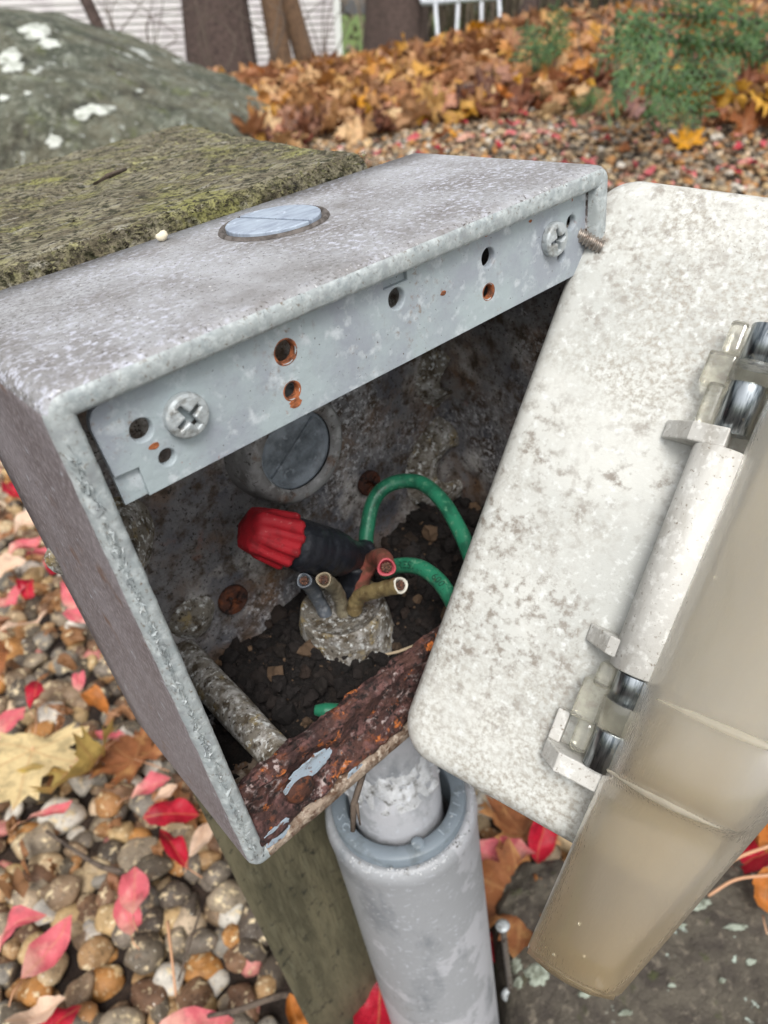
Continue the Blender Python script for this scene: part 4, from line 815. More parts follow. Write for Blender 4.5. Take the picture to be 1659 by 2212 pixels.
# grit on the lip
V, T = [], []; n0 = 0
for k in range(160):
    a = math.radians(random.uniform(-175, -20)); r = random.uniform(22.3, 24); c = np.array([CCX + r * math.cos(a), CCY + r * math.sin(a), -174.5 - (r - 22.3) * 1.4]); s = random.uniform(.15, .45)
    Vk = V0 * s * rng.uniform(.6, 1.3, 3) + c; V.append(Vk * MM); T.append(T0 + n0); n0 += len(V0)
tag(link('grit', fastmesh('grit', np.concatenate(V), np.concatenate(T), X['pvc_dirty']), cond), kind='stuff')
hk = thing('hanging_twig', 'forked brown twig hanging from the rusty box rim over the pipe', 'twig', FBOX)
part('twig', join(tube([bdep(800, 1625, 168), bdep(782, 1680, 167), bdep(764, 1735, 168), bdep(762, 1795, 170)], [.5, .75, .8, .55], 7, jit=.15), tube([bdep(770, 1735, 168), bdep(778, 1782, 170)], [.5, .2], 6)), X['twig'], hk)
# loose screw and wire by the pipe
nl = thing('loose_screw', 'rusty screw with round head leaning between pipe and dark rock', 'screw', FBOX)
a_, b_ = bdep(1086, 2003, 330), bdep(1103, 2140, 350)
part('shank', tube(smooth_path([a_, (a_ + b_) / 2, b_], 14), [1.3 + .35 * (i % 2) for i in range(29)], 8), X['screw_old'], nl)
dz = (b_ - a_) / np.linalg.norm(b_ - a_)
part('head', tube([a_ - dz * 1.8, a_ - dz * 1.2, a_ + dz * 1.5], [1.6, 3.4, 1.4], 14), X['galv'], nl)
part('loop', tube(smooth_path([bdep(1103, 2135, 350), bdep(1090, 2150, 350), bdep(1108, 2170, 350), bdep(1095, 2230, 350)], 6), 1.9, 8), X['galv'], nl)
# ------------------------------------------------------------------ the box
W_, H_, D_ = 116.0, 109.7, 52.7
box = thing('junction_box', 'square grey cast metal electrical box mounted on the post with its front open', 'electrical box', FBOX)
rings = []; specs = [(0, 52.7, .0), (0, 44, .0), (0, 34, 0), (0, 24, .0), (0, 14, .0), (0, 6, .05), (0, 2.6, .12), (.1, 1.2, .22), (.6, .35, .3), (1.3, .0, .25), (2.2, .1, .15), (3.3, .05, .25), (3.9, .6, .35), (4.3, 2.2, .15), (4.5, 8, .2), (4.6, 20, .3), (4.8, 34, .3), (5.2, 46, .3), (8, 48.6, .3)]
for ins, y, jt in specs:
    P0 = rrect(0, W_, -H_, 0, 3.2, 6, 1.1); N0 = len(P0)
    # map the base perimeter inward so every ring has the same count
    ring = []
    for (x, z) in P0:
        X1 = min(max(x, 3.2), W_ - 3.2); Z1 = min(max(z, -H_ + 3.2), -3.2); dx, dz_ = x - X1, z - Z1; L1 = math.hypot(dx, dz_) or 1
        rr = 3.2 - ins
        xx, zz = X1 + dx / L1 * rr, Z1 + dz_ / L1 * rr
        if ins > 3.2: xx, zz = X1 - np.sign(X1 - W_ / 2) * 0, Z1; xx = min(max(x, ins), W_ - ins); zz = min(max(z, -H_ + ins), -ins)
        amp = .14 if zz > -5 else (.55 if xx < 8 else .9)
        j = amp * (jt * mn.noise(Vector((xx * .22, y * .2, zz * .22))) + jt * .6 * mn.noise(Vector((xx * .62, y, zz * .62 + 9))))
        if xx < 6 and zz < -6: j += .45 * min(0, mn.noise(Vector((3, ins * .9, zz * .35)))) * (1 if .4 < ins < 2 else 0)
        ring.append((xx + j * dx / L1, y + j * (1 if y < 5 else .6), zz + j * dz_ / L1))
    rings.append(ring)
V, Fc = loft(rings, True, True); nseg = len(rings) - 1; mi = []
for i in range(nseg):
    for j in range(N0):
        x, z = P0[j]
        if i < 8 and z > -2.2: k = 0
        elif i < 7: k = 1 if z > -H_ + 2 else 3
        elif i < 13: k = 2 if z > -H_ + 6 or x < 3.6 else 3
        elif i < 15 and z < -H_ + 6: k = 3
        else: k = 4
        mi.append(k)
mi += [1, 4]
part('housing', (V, Fc), [X['box_out'], X['box_side'], X['rim'], X['rust_rim'], X['inner']], box, True, mi=mi)
# flaking paint along the left rim (uncountable chips)
V, T = [], []; n0 = 0
for k in range(700):
    z = -random.uniform(8, 106); x = 1.5 + .5 * mn.noise(Vector((0, 0, z * .2))) + random.gauss(0, .22); c = np.array([x, -.1, z]); s = random.uniform(.15, .7)
    pts = c + rng.normal(size=(3, 3)) * s * np.array([.6, .5, 1.4]); V.append(pts * MM); T.append([n0, n0 + 1, n0 + 2]); n0 += 3
for k in range(160):
    x = random.uniform(4, 112); c = np.array([x, random.gauss(.2, .2), -random.uniform(.5, 1.1)]); s = random.uniform(.08, .25)
    pts = c + rng.normal(size=(3, 3)) * s; V.append(pts * MM); T.append([n0, n0 + 1, n0 + 2]); n0 += 3
tag(link('flaking_paint', fastmesh('flaking_paint', np.concatenate(V), np.array(T), X['rim'], False), box), kind='stuff')
# top bracket with holes (x, z, r)
def xz(VF, y, flip=1): return [(v[0], y - v[2] * flip, v[1]) for v in VF[0]], VF[1]
holes = [(36.6, -9, 1.85), (36.2, -15.4, 1.4), (11.6, -10.6, 1.75), (13.7, -16.1, 1.35), (59.8, -8.6, 1.85), (82.6, -8.7, 1.8), (82.2, -15, 1.4), (107.1, -9.3, 1.5), (104, -15, 1.2)]
Lb, Rb, Tb, Bb = 5.4, 112.4, -4.5, -20.4
ol = [(Lb + 4, Bb), (Lb + 4.0, -15.6), (Lb + .4, -15.4), (Lb, Tb - 3.2), (Lb + .25, Tb - 1.9), (Lb + .9, Tb - .9), (Lb + 1.9, Tb - .25), (Lb + 3.2, Tb), (57.3, Tb), (57.3, -6.3), (62.6, -6.3), (62.6, Tb), (Rb - 1, Tb), (Rb, Tb - 1), (Rb, Bb), ]
top_b = part('mounting_strip', xz(plate2d('strip', ol, [circ(*h) for h in holes], 1.5, .18), 3.5), X['bracket'], box, False)
part('strip_tab', xz(plate2d('tab', [(Lb + .5, Bb), (Lb + 4.6, Bb), (Lb + 4.6, -15.2), (Lb + .4, -15.2)], [], .8), 4.0), X['bracket'], top_b, False); part('strip_tab', xz(plate2d('tab', [(57, -6.6), (62.9, -6.6), (62.9, Tb), (57, Tb)], [], .6), 3.9), X['bracket'], top_b, False)
X['hole_rust'] = mat('rusty_hole_edge', srgb(156, 92, 56), [(srgb(90, 56, 40), 600, .45, .6, 8)], rough=.85, bump=[(700, .0006)])
for i, (hx, hz, hr) in enumerate(holes):
    rusty = i in (0, 1, 6)
    part('hole_sleeve', lathe([(hr + .42, 2.78), (hr + .12, 2.70), (hr - .08, 3.0), (hr - .1, 4.1)], (hx, 0, hz), 1, 28, .12 if rusty else .03, 700, (False, False)), X['hole_rust'] if rusty else X['bracket'], top_b)
# rust runs below the rusty hole
for (hx, hz, s) in ((36.4, -17.6, 1.3), (12.5, -13.6, .8), (82.3, -4.6, .5), (70.6, -11.3, .7), (94.6, -5.6, .45)):
    pl_ = [(hx + s * (1 + .45 * mn.noise(Vector((math.cos(a) * 1.6, math.sin(a) * 1.6, hx)))) * math.cos(a), hz + s * .6 * math.sin(a)) for a in np.linspace(0, 6.28, 22, endpoint=False)]
    part('rust_spot', xz(plate2d('spot', pl_, [], .06), 2.72), X['hole_rust'], top_b, False)
def phillips(name, c, r, parent, mk='galv', ax_y=True, rot=20):
    ca, sa = math.cos(math.radians(rot)), math.sin(math.radians(rot)); wv, lv = r * .13, r * .64; k = r * .16
    cr = [(wv, wv + k * .3), (wv * .75, lv), (-wv * .75, lv), (-wv, wv + k * .3), (-wv - k * .3, wv), (-lv, wv * .75), (-lv, -wv * .75), (-wv - k * .3, -wv), (-wv, -wv - k * .3), (-wv * .75, -lv), (wv * .75, -lv), (wv, -wv - k * .3), (wv + k * .3, -wv), (lv, -wv * .75), (lv, wv * .75), (wv + k * .3, wv)]
    cr = [(x * ca - y * sa, x * sa + y * ca) for x, y in cr]
    V, Fc = plate2d('head', circ(0, 0, r, 40), [cr], 1.7, .45)
    dome = [(c[0] + x, c[1] - z - .5 * (1 - (x * x + y * y) / (r * r)), c[2] + y) for x, y, z in V]
    o = part(name, (dome, Fc), X[mk], parent, False)
    part('recess', lathe([(0, 1.1), (r * .1, .9), (r * .8, .5)], (c[0], c[1] - .0, c[2]), 1, 20, 0, 1, (False, False)), X['rust_dark'] if mk == 'rust_dark' else X['galv_dark'], o); return o
X['galv_dark'] = mat('grimy_recess', srgb(58, 55, 50), [(srgb(40, 37, 33), 500, .45, .6, 6)], rough=.7)  # recess colour darkened to stand in for shade inside the cross
phillips('screw_head', (18.1, 2.1, -11.1), 3.35, box, rot=28); phillips('screw_head', (101, 2.1, -10.7), 3.3, box, rot=10)
# long screw from the strip towards the cover
sc = thing('long_screw', 'long threaded screw joining the box strip and the tilted cover plate', 'screw', FBOX)
p0 = np.array([107.1, 9, -8.6]); p1 = bdep(1300, 535, 149.5); ax_ = p1 - p0; Ls = np.linalg.norm(ax_); ax_ /= Ls
u_ = np.cross(ax_, (0, 0, 1.)); u_ /= np.linalg.norm(u_); v_ = np.cross(ax_, u_); V, Fc = [], []; nst = int(Ls / .08); nn = 18
for i in range(nst + 1):
    s = i / nst * Ls
    for k in range(nn):
        a = 2 * math.pi * k / nn; ph = (s / .8 - k / nn) % 1; rr = 1.15 + .42 * (1 - abs(ph * 2 - 1)); V.append(p0 + ax_ * s + (u_ * math.cos(a) + v_ * math.sin(a)) * rr)
for i in range(nst):
    for k in range(nn):
        a, b = i * nn + k, i * nn + (k + 1) % nn; Fc.append((a, b, b + nn, a + nn))
part('thread', (V, Fc), X['screw_old'], sc)
# top plug
pcx, pcy, pr = 59.9, 36.0, 9.7
s1, s2 = bhit(490, 478, 2, .6), bhit(692, 488, 2, .6); sdir = math.atan2(s2[1] - s1[1], s2[0] - s1[0]); cS, sS = math.cos(sdir), math.sin(sdir)
def half(sg, r, gap, n=26):
    a0 = math.asin(gap / r); P = [(r * math.cos(a), sg * r * math.sin(a)) for a in np.linspace(a0, math.pi - a0, n)]
    return [(pcx + x * cS - y * sS, pcy + x * sS + y * cS) for x, y in P]
V1 = join(*[([(x, y, z + .45) for x, y, z in VV], FF) for VV, FF in (plate2d('h', half(1, pr - .5, .5), [], 1.1, .2), plate2d('h', half(-1, pr - .5, .5), [], 1.1, .2))])
plug = part('top_plug', V1, X['plug'], box, False)
part('plug_seat', lathe([(0, .12), (pr - .4, .12), (pr - .1, .1), (pr + .1, .55), (pr + .7, .6), (pr + 1.1, .05)], (pcx, pcy, 0), 2, 56, .12, 500, (False, False)), X['seat'], plug)
t1, t2 = bhit(602, 518, 2, 1.1), bhit(754, 450, 2, 1.1)
sc1 = np.array([pcx, pcy, 1.02]); dd = (t2 - t1); dd /= np.linalg.norm(dd)
# interior parts
kc = bhit(635, 970, 1, 42)
part('knockout_boss', lathe([(9.6, 40.6), (10.2, 39.6), (12.2, 39.6), (13.2, 40.5), (13.8, 43), (15, 49.2)], (kc[0], 0, kc[2]), 1, 56, .25, 120, (False, False)), X['boss'], box)
kp = part('knockout_plug', lathe([(0, 42.2), (7, 42.3), (8.6, 42.5), (9.0, 41.4), (9.7, 41.2), (9.9, 43)], (kc[0], 0, kc[2]), 1, 48, .12, 300, (False, False)), X['plug_in'], box)
part('slot', tube([np.array([kc[0] - 7.5, 42.15, kc[2] - 4.5]), np.array([kc[0] + 7, 42.15, kc[2] + 5.5])], .28, 6), X['plug_in'], kp)
for (x, z, r) in ((79.3, -75.4, 3.6), (32.1, -84.7, 4.0)):
    s_ = phillips('rusty_screw', (x, 47.6, z), r, box, 'rust_dark', rot=40)
for (px, py, y, r0, r1) in ((980, 812, 44, 3.4, 6.5), (262, 1205, 40, 3.0, 6.2), (985, 1010, 44, 6.5, 12.5), (430, 1345, 46, 0, 5)):
    c = bhit(px, py, 1, y)
    part('cast_boss', lathe([(r0, y + 3), (r0, y + .6), (r0 + .8, y), (r1 - 1.4, y + .3), (r1, y + 1.7), (r1 + 2.2, y + 3.5), (r1 + 5, 49.5)], (c[0], 0, c[2]), 1, 48, 2.4, 150, (False, False)), X['crust'], box)
part('screw_post', lathe([(4.6, 49.5), (4.4, 44), (4.0, 34), (3.9, 24), (3.8, 14), (3.7, 4.2), (0, 4.0)], (15.6, 0, -92.5), 1, 40, .5, 260, (False, False)), X['crust'], box)
part('conduit_hub', lathe([(17, -107), (14, -104.5), (12.2, -100), (11.5, -95), (11.0, -91.5), (10.6, -90.8), (9.8, -91.3), (9.2, -92.6), (0, -93.6)], (52.3, 30.5, 0), 2, 64, .7, 200, (False, False)), X['crust'], box)
# rusty lower strip
V, Fc = [], []; nx, nz_ = 150, 26
for i in range(nx + 1):
    for j in range(nz_ + 1):
        x = 3.2 + 108 * i / nx; t = j / nz_; z = -88.4 - 16.4 * t; n1 = mn.fractal(Vector((x * .16, z * .16, 0)), 1, 2, 4); n2 = mn.noise(Vector((x * .7, z * .7, 5)))
        y = 2.2 + 1.1 * n1 + .45 * n2 - .6 * (t < .08) + (3.2 * max(0, (.06 - t) / .06) if j < 2 else 0); z += .5 * mn.noise(Vector((x * .3, 0, 1))) * (1 - t)
        y -= .9 * math.exp(-((t - .93) / .08) ** 2) - 1.3 * math.sin(math.pi * min(1, t / .85))
        V.append((x, y, z))
for i in range(nx):
    for j in range(nz_):
        a = i * (nz_ + 1) + j; Fc.append((a, a + 1, a + nz_ + 2, a + nz_ + 1))
rs_ = part('rusty_strip', (V, Fc), X['rust'], box, True)
sm = rs_.modifiers.new('thick', 'SOLIDIFY'); sm.thickness = -.0016; sm.offset = 0
# top lip
part('rust_lip', tube([np.array([3.4 + 107.5 * k / 90, 3.2 + .3 * mn.noise(Vector((k * .4, 0, 0))), -88.2 + .5 * mn.noise(Vector(((3.4 + 107.5 * k / 90) * .3, 0, 1)))]) for k in range(91)], .75, 9, jit=.25), X['rust'], rs_)
def patch(cx, cz, sx, sz, seed, mk='flake', y=.7, rot=0):
    P = []
    for a in np.linspace(0, 2 * math.pi, 40, endpoint=False):
        r = 1 + .35 * mn.noise(Vector((math.cos(a) * 1.4, math.sin(a) * 1.4, seed))) + .18 * mn.noise(Vector((math.cos(a) * 5, math.sin(a) * 5, seed)))
        x, z = sx * r * math.cos(a), sz * r * math.sin(a); c, s = math.cos(rot), math.sin(rot); P.append((cx + x * c - z * s, cz + x * s + z * c))
    V, Fc = xz(plate2d('p', P, [], .14, .03), y); V = [(v[0], v[1] + .25 * mn.noise(Vector((v[0] * .5, v[2] * .5, seed))), v[2]) for v in V]
    part('paint_patch', (V, Fc), X[mk], rs_, False)
c = bhit(663, 1655, 1, 1.6); patch(c[0], c[2], 6.4, 2.7, 1, rot=.05)
c = bhit(600, 1800, 1, .3); patch(c[0], c[2], 3.4, 2.6, 2, y=.2, rot=.4)
c = bhit(765, 1665, 1, .8); patch(c[0], c[2], 2.4, 1.2, 5, y=.6)
c = bhit(650, 1705, 1, .6); part('corroded_screw', lathe([(0, -.8), (2.0, -.7), (3.0, -.1), (3.4, .8), (3.2, 3)], (c[0], 0, c[2]), 1, 24, .7, 600, (False, False)), X['rust_dark'], rs_)
# ------------------------------------------------------------------ soil in the box
V, Fc = [], []; nx, ny = 90, 42
def soil_z(x, y): return -100.2 + 2.5 * math.exp(-((x - 36) ** 2 + (y - 24) ** 2) / 160) + 3.6 * mn.fractal(Vector((x * .09, y * .09, 2)), 1, 2, 4) - 4.5 * max(0, min(1, (24 - x) / 10)) + 1.8 * max(0, (y - 30) / 18) + .03 * max(0, x - 50)
for i in range(nx + 1):
    for j in range(ny + 1):
        x = 4.2 + 107.6 * i / nx; y = 3.4 + 45.4 * j / ny; V.append((x, y, soil_z(x, y) + .7 * mn.noise(Vector((x * .8, y * .8, 0)))))
for i in range(nx):
    for j in range(ny):
        a = i * (ny + 1) + j; Fc.append((a, a + ny + 1, a + ny + 2, a + 1))
soil = part('soil', (V, Fc), X['soil'], None); soil.matrix_world = FBOX; tag(soil, 'dark damp crumbly soil filling the bottom of the box', 'soil', kind='stuff')
V, T = [], []; n0 = 0
clods = [pebshape(ICO2, 140 + k)[0] * .55 * (1 + .5 * np.array([mn.noise(Vector(v) * 2.6 + Vector((k * 5., 0, 0))) for v in ICO2[0]]))[:, None] for k in range(8)]
for k in range(4200):
    x = random.uniform(5, 111); y = random.uniform(4, 48); big = k < 420; s = random.uniform(2.2, 5.0) if big else min(2.2, random.lognormvariate(-.5, .6))
    if (x - 52.3) ** 2 + (y - 30.5) ** 2 < 110 or (big and (x < 20 or y < 9)): continue
    Rm = np.array(Matrix.Rotation(random.uniform(0, 6.28), 3, (random.random(), random.random(), random.random() + .1)))
    c = np.array([x, y, soil_z(x, y) + s * random.uniform(.0, .45)]); Vk = (random.choice(clods) * s) @ Rm.T + c; V.append(Vk * MM); T.append(ICO2[1] + n0); n0 += len(Vk)
tag(link('soil_crumbs', fastmesh('soil_crumbs', np.concatenate(V), np.concatenate(T), X['crumb'], False), soil), kind='stuff')
st = thing('straw', 'pale dry straw lying on the soil by the rusty strip', 'straw', FBOX)
def osoil(px, py, up):
    for d in np.linspace(150, 215, 300):
        p = bdep(px, py, d)
        if p[2] < soil_z(p[0], p[1]) + up: return p
part('stem', tube([osoil(805, 1420, 1.6), osoil(860, 1408, 2.6), osoil(930, 1382, 4.5)], [.3, .4, .45], 6), X['straw'], st)
# ------------------------------------------------------------------ wire nut, wires
nut = thing('wire_connector', 'red fluted twist connector wrapped in black tape inside the box', 'wire connector', FBOX)
A = bdep(541, 1143, 158); B = bdep(614, 1166, 164); Cc = bdep(695, 1192, 174); axn = B - A; axn /= np.linalg.norm(axn)
un = np.cross(axn, (0, 0, 1.)); un /= np.linalg.norm(un); vn = np.cross(axn, un); rings = []
for s, r, fl in ((-1.0, 2.2, 0), (-.8, 3.9, 0), (0, 4.9, .05), (1.6, 5.3, .2), (3, 5.6, .42), (6, 6.0, .5), (9.4, 6.5, .5), (10.1, 6.4, .45), (10.2, 4.6, 0)):
    ring = []
    for k in range(96):
        a = 2 * math.pi * k / 96; hexf = 1.0 / max(.866, math.cos(((a + .3) % (math.pi / 3)) - math.pi / 6)) if s <= 2 else 1.05
        rr = r * (hexf * .93) + fl * max(-.6, min(.6, 1.4 * math.cos(a * 11))) * 1.3; ring.append(A + axn * s + (un * math.cos(a) + vn * math.sin(a)) * rr)
    rings.append(ring)
part('cap', loft(rings), X['red'], nut, True)
mid = B + axn * 4; tp = smooth_path([A + axn * 9.4, A + axn * 13, Cc - (Cc - B) * .2, bdep(722, 1196, 178), bdep(768, 1199, 186), bdep(795, 1182, 190)], 6)
RR = np.interp(np.linspace(0, 1, len(tp)), [0, .25, .5, .62, .72, .85, 1], [5.2, 5.8, 6.0, 5.5, 4.0, 3.2, 2.4])
RR = [r * (1 + .03 * (i % 3)) for i, r in enumerate(RR)]
part('black_tape', tube(tp, RR, 26, jit=.012), X['tape'], nut)
part('taped_tail', tube(smooth_path([bdep(770, 1215, 186), bdep(760, 1255, 190), bdep(748, 1300, 192)], 5), [3.2, 3.6, 3.4], 18, jit=.03), X['tape'], nut)
def gpts(L): return smooth_path([bdep(*q) for q in L], 8)
g1 = thing('green_wire', 'green insulated wire arching out of the black tape', 'wire', FBOX)
part('insulation', tube(gpts([(792, 1195, 190), (792, 1150, 190), (808, 1080, 190), (846, 1045, 190), (905, 1042, 188), (955, 1082, 182), (995, 1150, 176), (1020, 1210, 172)]), 1.95, 16), X['green'], g1)
g2 = thing('green_wire', 'lower green wire with black printed lettering beside the cut ends', 'wire', FBOX)
gp = gpts([(830, 1235, 184), (860, 1222, 180), (905, 1225, 176), (945, 1252, 172), (975, 1295, 168), (1000, 1350, 165)])
gi = part('insulation', tube(gp, 1.95, 16), X['green'], g2)
# printed letters follow the wire
GP, GT, GU = frames(gp); seglen = np.r_[0, np.cumsum([np.linalg.norm(GP[i + 1] - GP[i]) for i in range(len(GP) - 1)])]; L_ = []
camb = CAM / MM; txt = 'OIL RES.II  600V'
for k, chx in enumerate(txt):
    s = 2.2 + k * 1.35
    if chx == ' ' or s > seglen[-1] - 1: continue
    i = min(len(GP) - 2, int(np.searchsorted(seglen, s)) - 1); t = (s - seglen[i]) / (seglen[i + 1] - seglen[i]); p = GP[i] + (GP[i + 1] - GP[i]) * t; tg = GT[i]
    vw = camb - p; vw -= tg * (vw @ tg); vw /= np.linalg.norm(vw); up = np.cross(vw, tg); V, Fc = text2d(chx, 2.5)
    L_.append(([p + tg * x + (vw * math.cos(y / 1.95) + up * math.sin(y / 1.95)) * 1.98 for x, y, z in V], Fc))
part('printed_lettering', join(*L_), X['ink'], gi, False)
g3 = thing('green_wire', 'short cut green wire end lying on the soil behind the rusty strip', 'wire', FBOX)
def on_soil(px, py, up):
    for d in np.linspace(150, 215, 300):
        p = bdep(px, py, d)
        if p[1] > 3.5 and p[2] < soil_z(p[0], p[1]) + up: return p
    return bdep(px, py, 170)
w0, w1 = on_soil(680, 1534, 6.5), on_soil(745, 1532, 8); w1[2] -= .8
part('insulation', tube(smooth_path([w0, (w0 + w1) / 2, w1], 8), [1.1, 1.75, 1.75, 1.75], 14), X['green'], g3)
def cut_wire(label, pts, r, mk, endmk):
    t = thing('cut_wire', label, 'wire', FBOX, 'cut wire ends rising from the conduit hub'); P, T3, U = frames(gpts(pts)); e, tg, u = P[-1], T3[-1], U[-1]; v = np.cross(tg, u)
    RR = [r * (1 + .05 * math.sin(i * 1.7) + .03 * math.sin(i * .6)) for i in range(len(P))]; ins = part('insulation', tube(P, RR, 18, False), X[mk], t)
    def ringp(s, rr): return [e + tg * s + (u * math.cos(a) + v * math.sin(a)) * rr * (1 + .06 * math.sin(3 * a)) for a in np.linspace(0, 2 * math.pi, 18, endpoint=False)]
    part('cut_end', loft([ringp(-.3, r * 1.02), ringp(.15, r * 1.0), ringp(.2, r * .9), ringp(-.1, r * .76), ringp(-1.2, r * .7)], False, True), X[endmk], ins)
    S = [([np.array(e) + tg * random.uniform(-.5, .1) + (u * math.cos(a) + v * math.sin(a)) * rr * r + w_ * .24 * r for w_ in V0 * .75], T0) for rr, cnt_ in ((0, 1), (.24, 6), (.46, 10)) for a in np.linspace(0, 2 * math.pi, cnt_, endpoint=False) + .3]
    part('copper_strands', join(*S), X['copper'], t)
cut_wire('grey blue cut wire end leftmost above the hub', [(712, 1345, 188), (690, 1300, 184), (672, 1270, 178), (657, 1254, 168)], 1.75, 'ins_grey', 'ins_grey')
cut_wire('khaki cut wire end showing copper beside the grey one', [(745, 1345, 188), (738, 1305, 184), (722, 1270, 177), (699, 1252, 165)], 1.75, 'ins_tan', 'ins_tan2')
cut_wire('faded red cut wire end above the yellowed one', [(775, 1330, 190), (780, 1260, 188), (803, 1212, 184), (826, 1205, 176), (835, 1226, 168)], 2.15, 'ins_red', 'pink_end')
cut_wire('yellowed cut wire end with a white insulation ring pointing right', [(765, 1320, 184), (775, 1290, 180), (812, 1276, 174), (866, 1264, 166)], 1.9, 'ins_olive', 'ins_white')
# ------------------------------------------------------------------ cover plate with hinge and clear lid
o_b = np.array([.12014029, .0038067, -.00557235]); U_b = np.array([.23794914, -.96470598, -.11279438]); V_b = np.array([-.65284301, -.07287063, -.75398002]); N_b = np.array([-.71914964, -.25304592, .64710])
Ow = b2w(o_b); Uw, Vw, Nw = Q @ U_b, Q @ V_b, Q @ N_b
FP = Matrix([[Uw[i], Vw[i], Nw[i], Ow[i]] for i in range(3)] + [[0, 0, 0, 1]])
def phit(px, py, h):                             # point in plate frame (mm) at height h
    r = ray_w(px, py); t = ((Ow + Nw * h * MM - CAM) @ Nw) / (r @ Nw); d = CAM + r * t - Ow; return np.array([d @ Uw, d @ Vw, h * 1.0]) / np.array([MM, MM, 1])
cov = thing('outlet_cover', 'mottled ivory plastic outlet cover plate hanging off the box at an angle', 'cover', FP)
rings = []
U0, U1, V0_, V1_ = -2.6, 64.5, -3.5, 127.5
for ins, h in ((1.5, -9), (.6, -8.6), (.1, -7.2), (0, -5.5), (.25, -3.6), (.9, -2.0), (2.0, -.8), (3.4, -.2), (5, 0)):
    rings.append([(x, y, h) for x, y in rrect(U0 + ins, U1 - ins, V0_ + ins, V1_ - ins, 9.0 - ins * .7, 12)])
part('plate', loft(rings), X['plastic'], cov)
part('gasket_rim', loft([[(x, y, h) for x, y in rrect(U0 - 1.2 + i, U1 - i, V0_ - 1 + i, V1_ - 3 - i, 9, 10)] for i, h in ((.4, -12), (0, -11.6), (0, -9.8), (.3, -9.4))]), X['plastic_clean'], cov)
# hinge barrel (part of the plate moulding)
hp = [phit(1560, 945, 6), phit(1362, 1428, 6)]
bu = 39.6; v0b, v1b = 46.0, 89.5
def vtube(u, h, va, vb, r, n=28, cap=True): return tube([np.array([u, va, h]), np.array([u, va + .01, h]), np.array([u, vb, h])], r, n, cap)
brl = []
for k, (vv, rr) in enumerate(((v0b, 4.2), (v0b + .3, 4.9), (v1b - .3, 4.9), (v1b, 4.2))):
    ring = []
    for a in np.linspace(0, 2 * math.pi, 40, endpoint=False): ring.append((bu + rr * math.cos(a), vv, max(-.3, 5.2 + rr * math.sin(a)) if True else 0))
    brl.append(ring)
part('hinge_barrel', loft(brl), X['plastic_clean'], cov)
def wedge(poly, va, vb):                           # profile in (u,h) extruded along v
    n = len(poly); V = [(u, va, h) for u, h in poly] + [(u, vb, h) for u, h in poly]; return V, [tuple(range(n)), tuple(range(2 * n - 1, n - 1, -1))] + [(i, i + n, (i + 1) % n + n, (i + 1) % n) for i in range(n)]
bevel(part('hinge_gusset', wedge([(28.2, -.2), (28.2, 1.2), (33.5, 7.5), (40, 9.8), (40, -.2)], 42.6, 46.2), X['plastic_clean'], cov, False), .0003)
bevel(part('hinge_gusset', wedge([(28.2, -.2), (28.6, 1.0), (33.5, 7.0), (40, 9.8), (40, -.2)], 84.5, 88), X['plastic_clean'], cov, False), .0003)
bevel(part('hinge_bracket', wedge([(28.6, -.2), (28.6, 2.4), (32.5, 7.5), (47, 7.5), (47, -.2)], 108.6, 112.4), X['plastic_clean'], cov, False), .0003)
bevel(part('hinge_bracket', wedge([(28.6, -.2), (28.6, 2.2), (31.0, 2.2), (31.0, -.2)], 102.2, 108.6), X['plastic_clean'], cov, False), .0003)
for va, vb in ((23.5, 30.5), (34.0, 43.0), (89.8, 95.4), (100.6, 108.2)):
    part('hinge_pin', vtube(bu + .3, 6.0, va, vb, 3.2), X['steel'], cov)
for va, vb in ((30.4, 34.2), (95.2, 100.8)):
    kk = part('clear_knuckle', vtube(bu + .3, 6.0, va, vb, 3.9, 32), X['knuckle'], cov)
    bevel(part('clear_tab', cuboid(bu - 8.2, bu - 3.2, va - 1.5, vb + 1.0, 1.2, 5.4), X['knuckle'], kk, False), .0006, 3)
for va, vb in ((23.0, 29.0), (34.6, 42.4), (89.8, 94.6), (101.4, 107.6)):
    bevel(part('clear_finger', cuboid(bu - 6.4, bu - 3.3, va, vb, 1.6, 6.0), X['knuckle'], cov, False), .0008, 3)
# clear lid: tapered hollow moulding, its long edge on the hinge line
def lp(px, py, h): p = phit(px, py, h); return np.array(p)
EL0 = lp(1655, 865, 9.5); EL1 = lp(1131, 2060, 9.5); ER1 = lp(1327, 2172, 15); ER0r = lp(1659, 1786, 17)
dirR = (ER0r - ER1); k_ = (EL0[1] - ER1[1]) / dirR[1]; ER0 = ER1 + dirR * k_
EL0 = EL1 + (EL0 - EL1) * 1.25; ER0 = ER1 + (ER0 - ER1) * 1.25
def lidring(t):
    a = EL1 + (EL0 - EL1) * t; b = ER1 + (ER0 - ER1) * t; a = a.copy(); b = b.copy(); th = 2.3
    step = 0
    def P(s, dh): p = a + (b - a) * s; return np.array([p[0], p[1], p[2] + dh + (rise if .08 < s < .93 and dh > -5 else 0)])
    wdt = np.linalg.norm(b - a); e = th / wdt; bul = 1.6; g_ = min(1, max(0, (t - tA + .014) / .028)) * min(1, max(0, (tB + .014 - t) / .028)); rise = 2.6 * g_
    outer = [P(0, -11), P(0, -1.4), P(.25 * e * 2, -.4), P(.12, .2), P(.3, bul * .7), P(.5, bul), P(.7, bul * .8), P(.88, .3), P(1 - e * .5, -.6), P(1, -1.8), P(1, -15)]
    inner = [P(1 - e, -15), P(1 - e, -th - 1.4), P(.86, -th + .1), P(.7, bul * .8 - th), P(.5, bul - th), P(.3, bul * .7 - th), P(.14, -th + .2), P(e * 1.1, -th - 1.2), P(e, -11)]
    return outer + inner
tt = lambda y: (2060 - y) / (2060 - 865) / 1.25
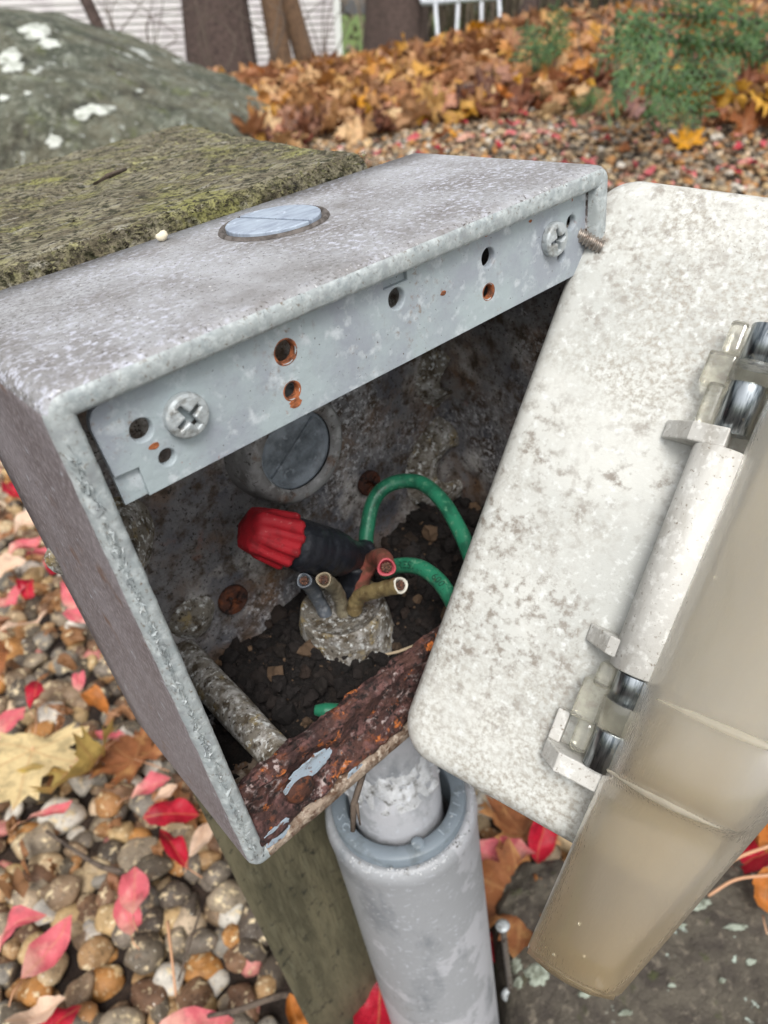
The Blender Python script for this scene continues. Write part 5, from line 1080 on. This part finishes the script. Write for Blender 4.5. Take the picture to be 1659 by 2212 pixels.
def edge_t(px, py):
    p = lp(px, py, 9.5); return float((p - EL1) @ (EL0 - EL1) / ((EL0 - EL1) @ (EL0 - EL1)))
tA, tB = edge_t(1305, 1665), edge_t(1385, 1485)
ts = [0, .012, .05, .12, .18, tA - .05, tA - .016, tA - .008, tA + .006, tA + .014, (tA + tB) / 2, tB - .014, tB - .006, tB + .006, tB + .014, tB + .06, .6, .8, 1.0]
def lower(ring, d): return [p - np.array([0, 0, d]) for p in ring]
LR = [lidring(t) for t in ts]; LR[0] = lower(LR[0], 1.2)
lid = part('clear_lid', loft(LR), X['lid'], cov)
# end wall closing the bottom of the lid
a, b = EL1, ER1; n_ = np.array([0, -1.8, 0])
def LQ(s, dh, dv): p = a + (b - a) * s; return np.array([p[0], p[1] + dv, p[2] + dh])
ew = [LQ(.02, -11, .4), LQ(.02, -1.6, .4), LQ(.3, .5, .4), LQ(.5, .9, .4), LQ(.75, .4, .4), LQ(.98, -2, .4), LQ(.98, -15, .4)]
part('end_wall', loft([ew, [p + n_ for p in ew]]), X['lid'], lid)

X['bead'] = clear('highlight_ridge_plastic', (.95, .90, .78), .2, .42)  # beads added along the steps; pale colour stands in for their highlights
def on_ring(t, s_, dh):
    a = EL1 + (EL0 - EL1) * t; b = ER1 + (ER0 - ER1) * t; p = a + (b - a) * s_
    return np.array([p[0], p[1], p[2] + dh + float(np.interp(s_, [0, .12, .3, .5, .7, .88, 1], [-1, .2, 1.1, 1.6, 1.3, .3, -1.2])) - .4])
for t0_, s0, s1, up in ((tB - .004, .12, .97, 1.9), (tA + .004, .02, .86, 1.7)):
    pts = [on_ring(t0_, s0 + (s1 - s0) * k / 14, up) for k in range(15)]
    part('moulded_ridge', tube(smooth_path(pts, 3), [.2, .5, .8, .9, .8, .5, .2], 12), X['bead'], lid)
V, T = [], []; n0 = 0
for k in range(22):
    t = random.uniform(.01, .8); c = on_ring(t, random.uniform(.08, .92), .25 + (2.6 if tA < t < tB else 0)); s_ = random.uniform(.1, .32)
    V.append((ICO1[0] * s_ * rng.uniform(.5, 1.4, 3) * np.array([1, 1, .4]) + c) * MM); T.append(ICO1[1] + n0); n0 += len(ICO1[0])
tag(link('dirt_specks', fastmesh('dirt_specks', np.concatenate(V), np.concatenate(T), X['crackle']), lid), kind='stuff')
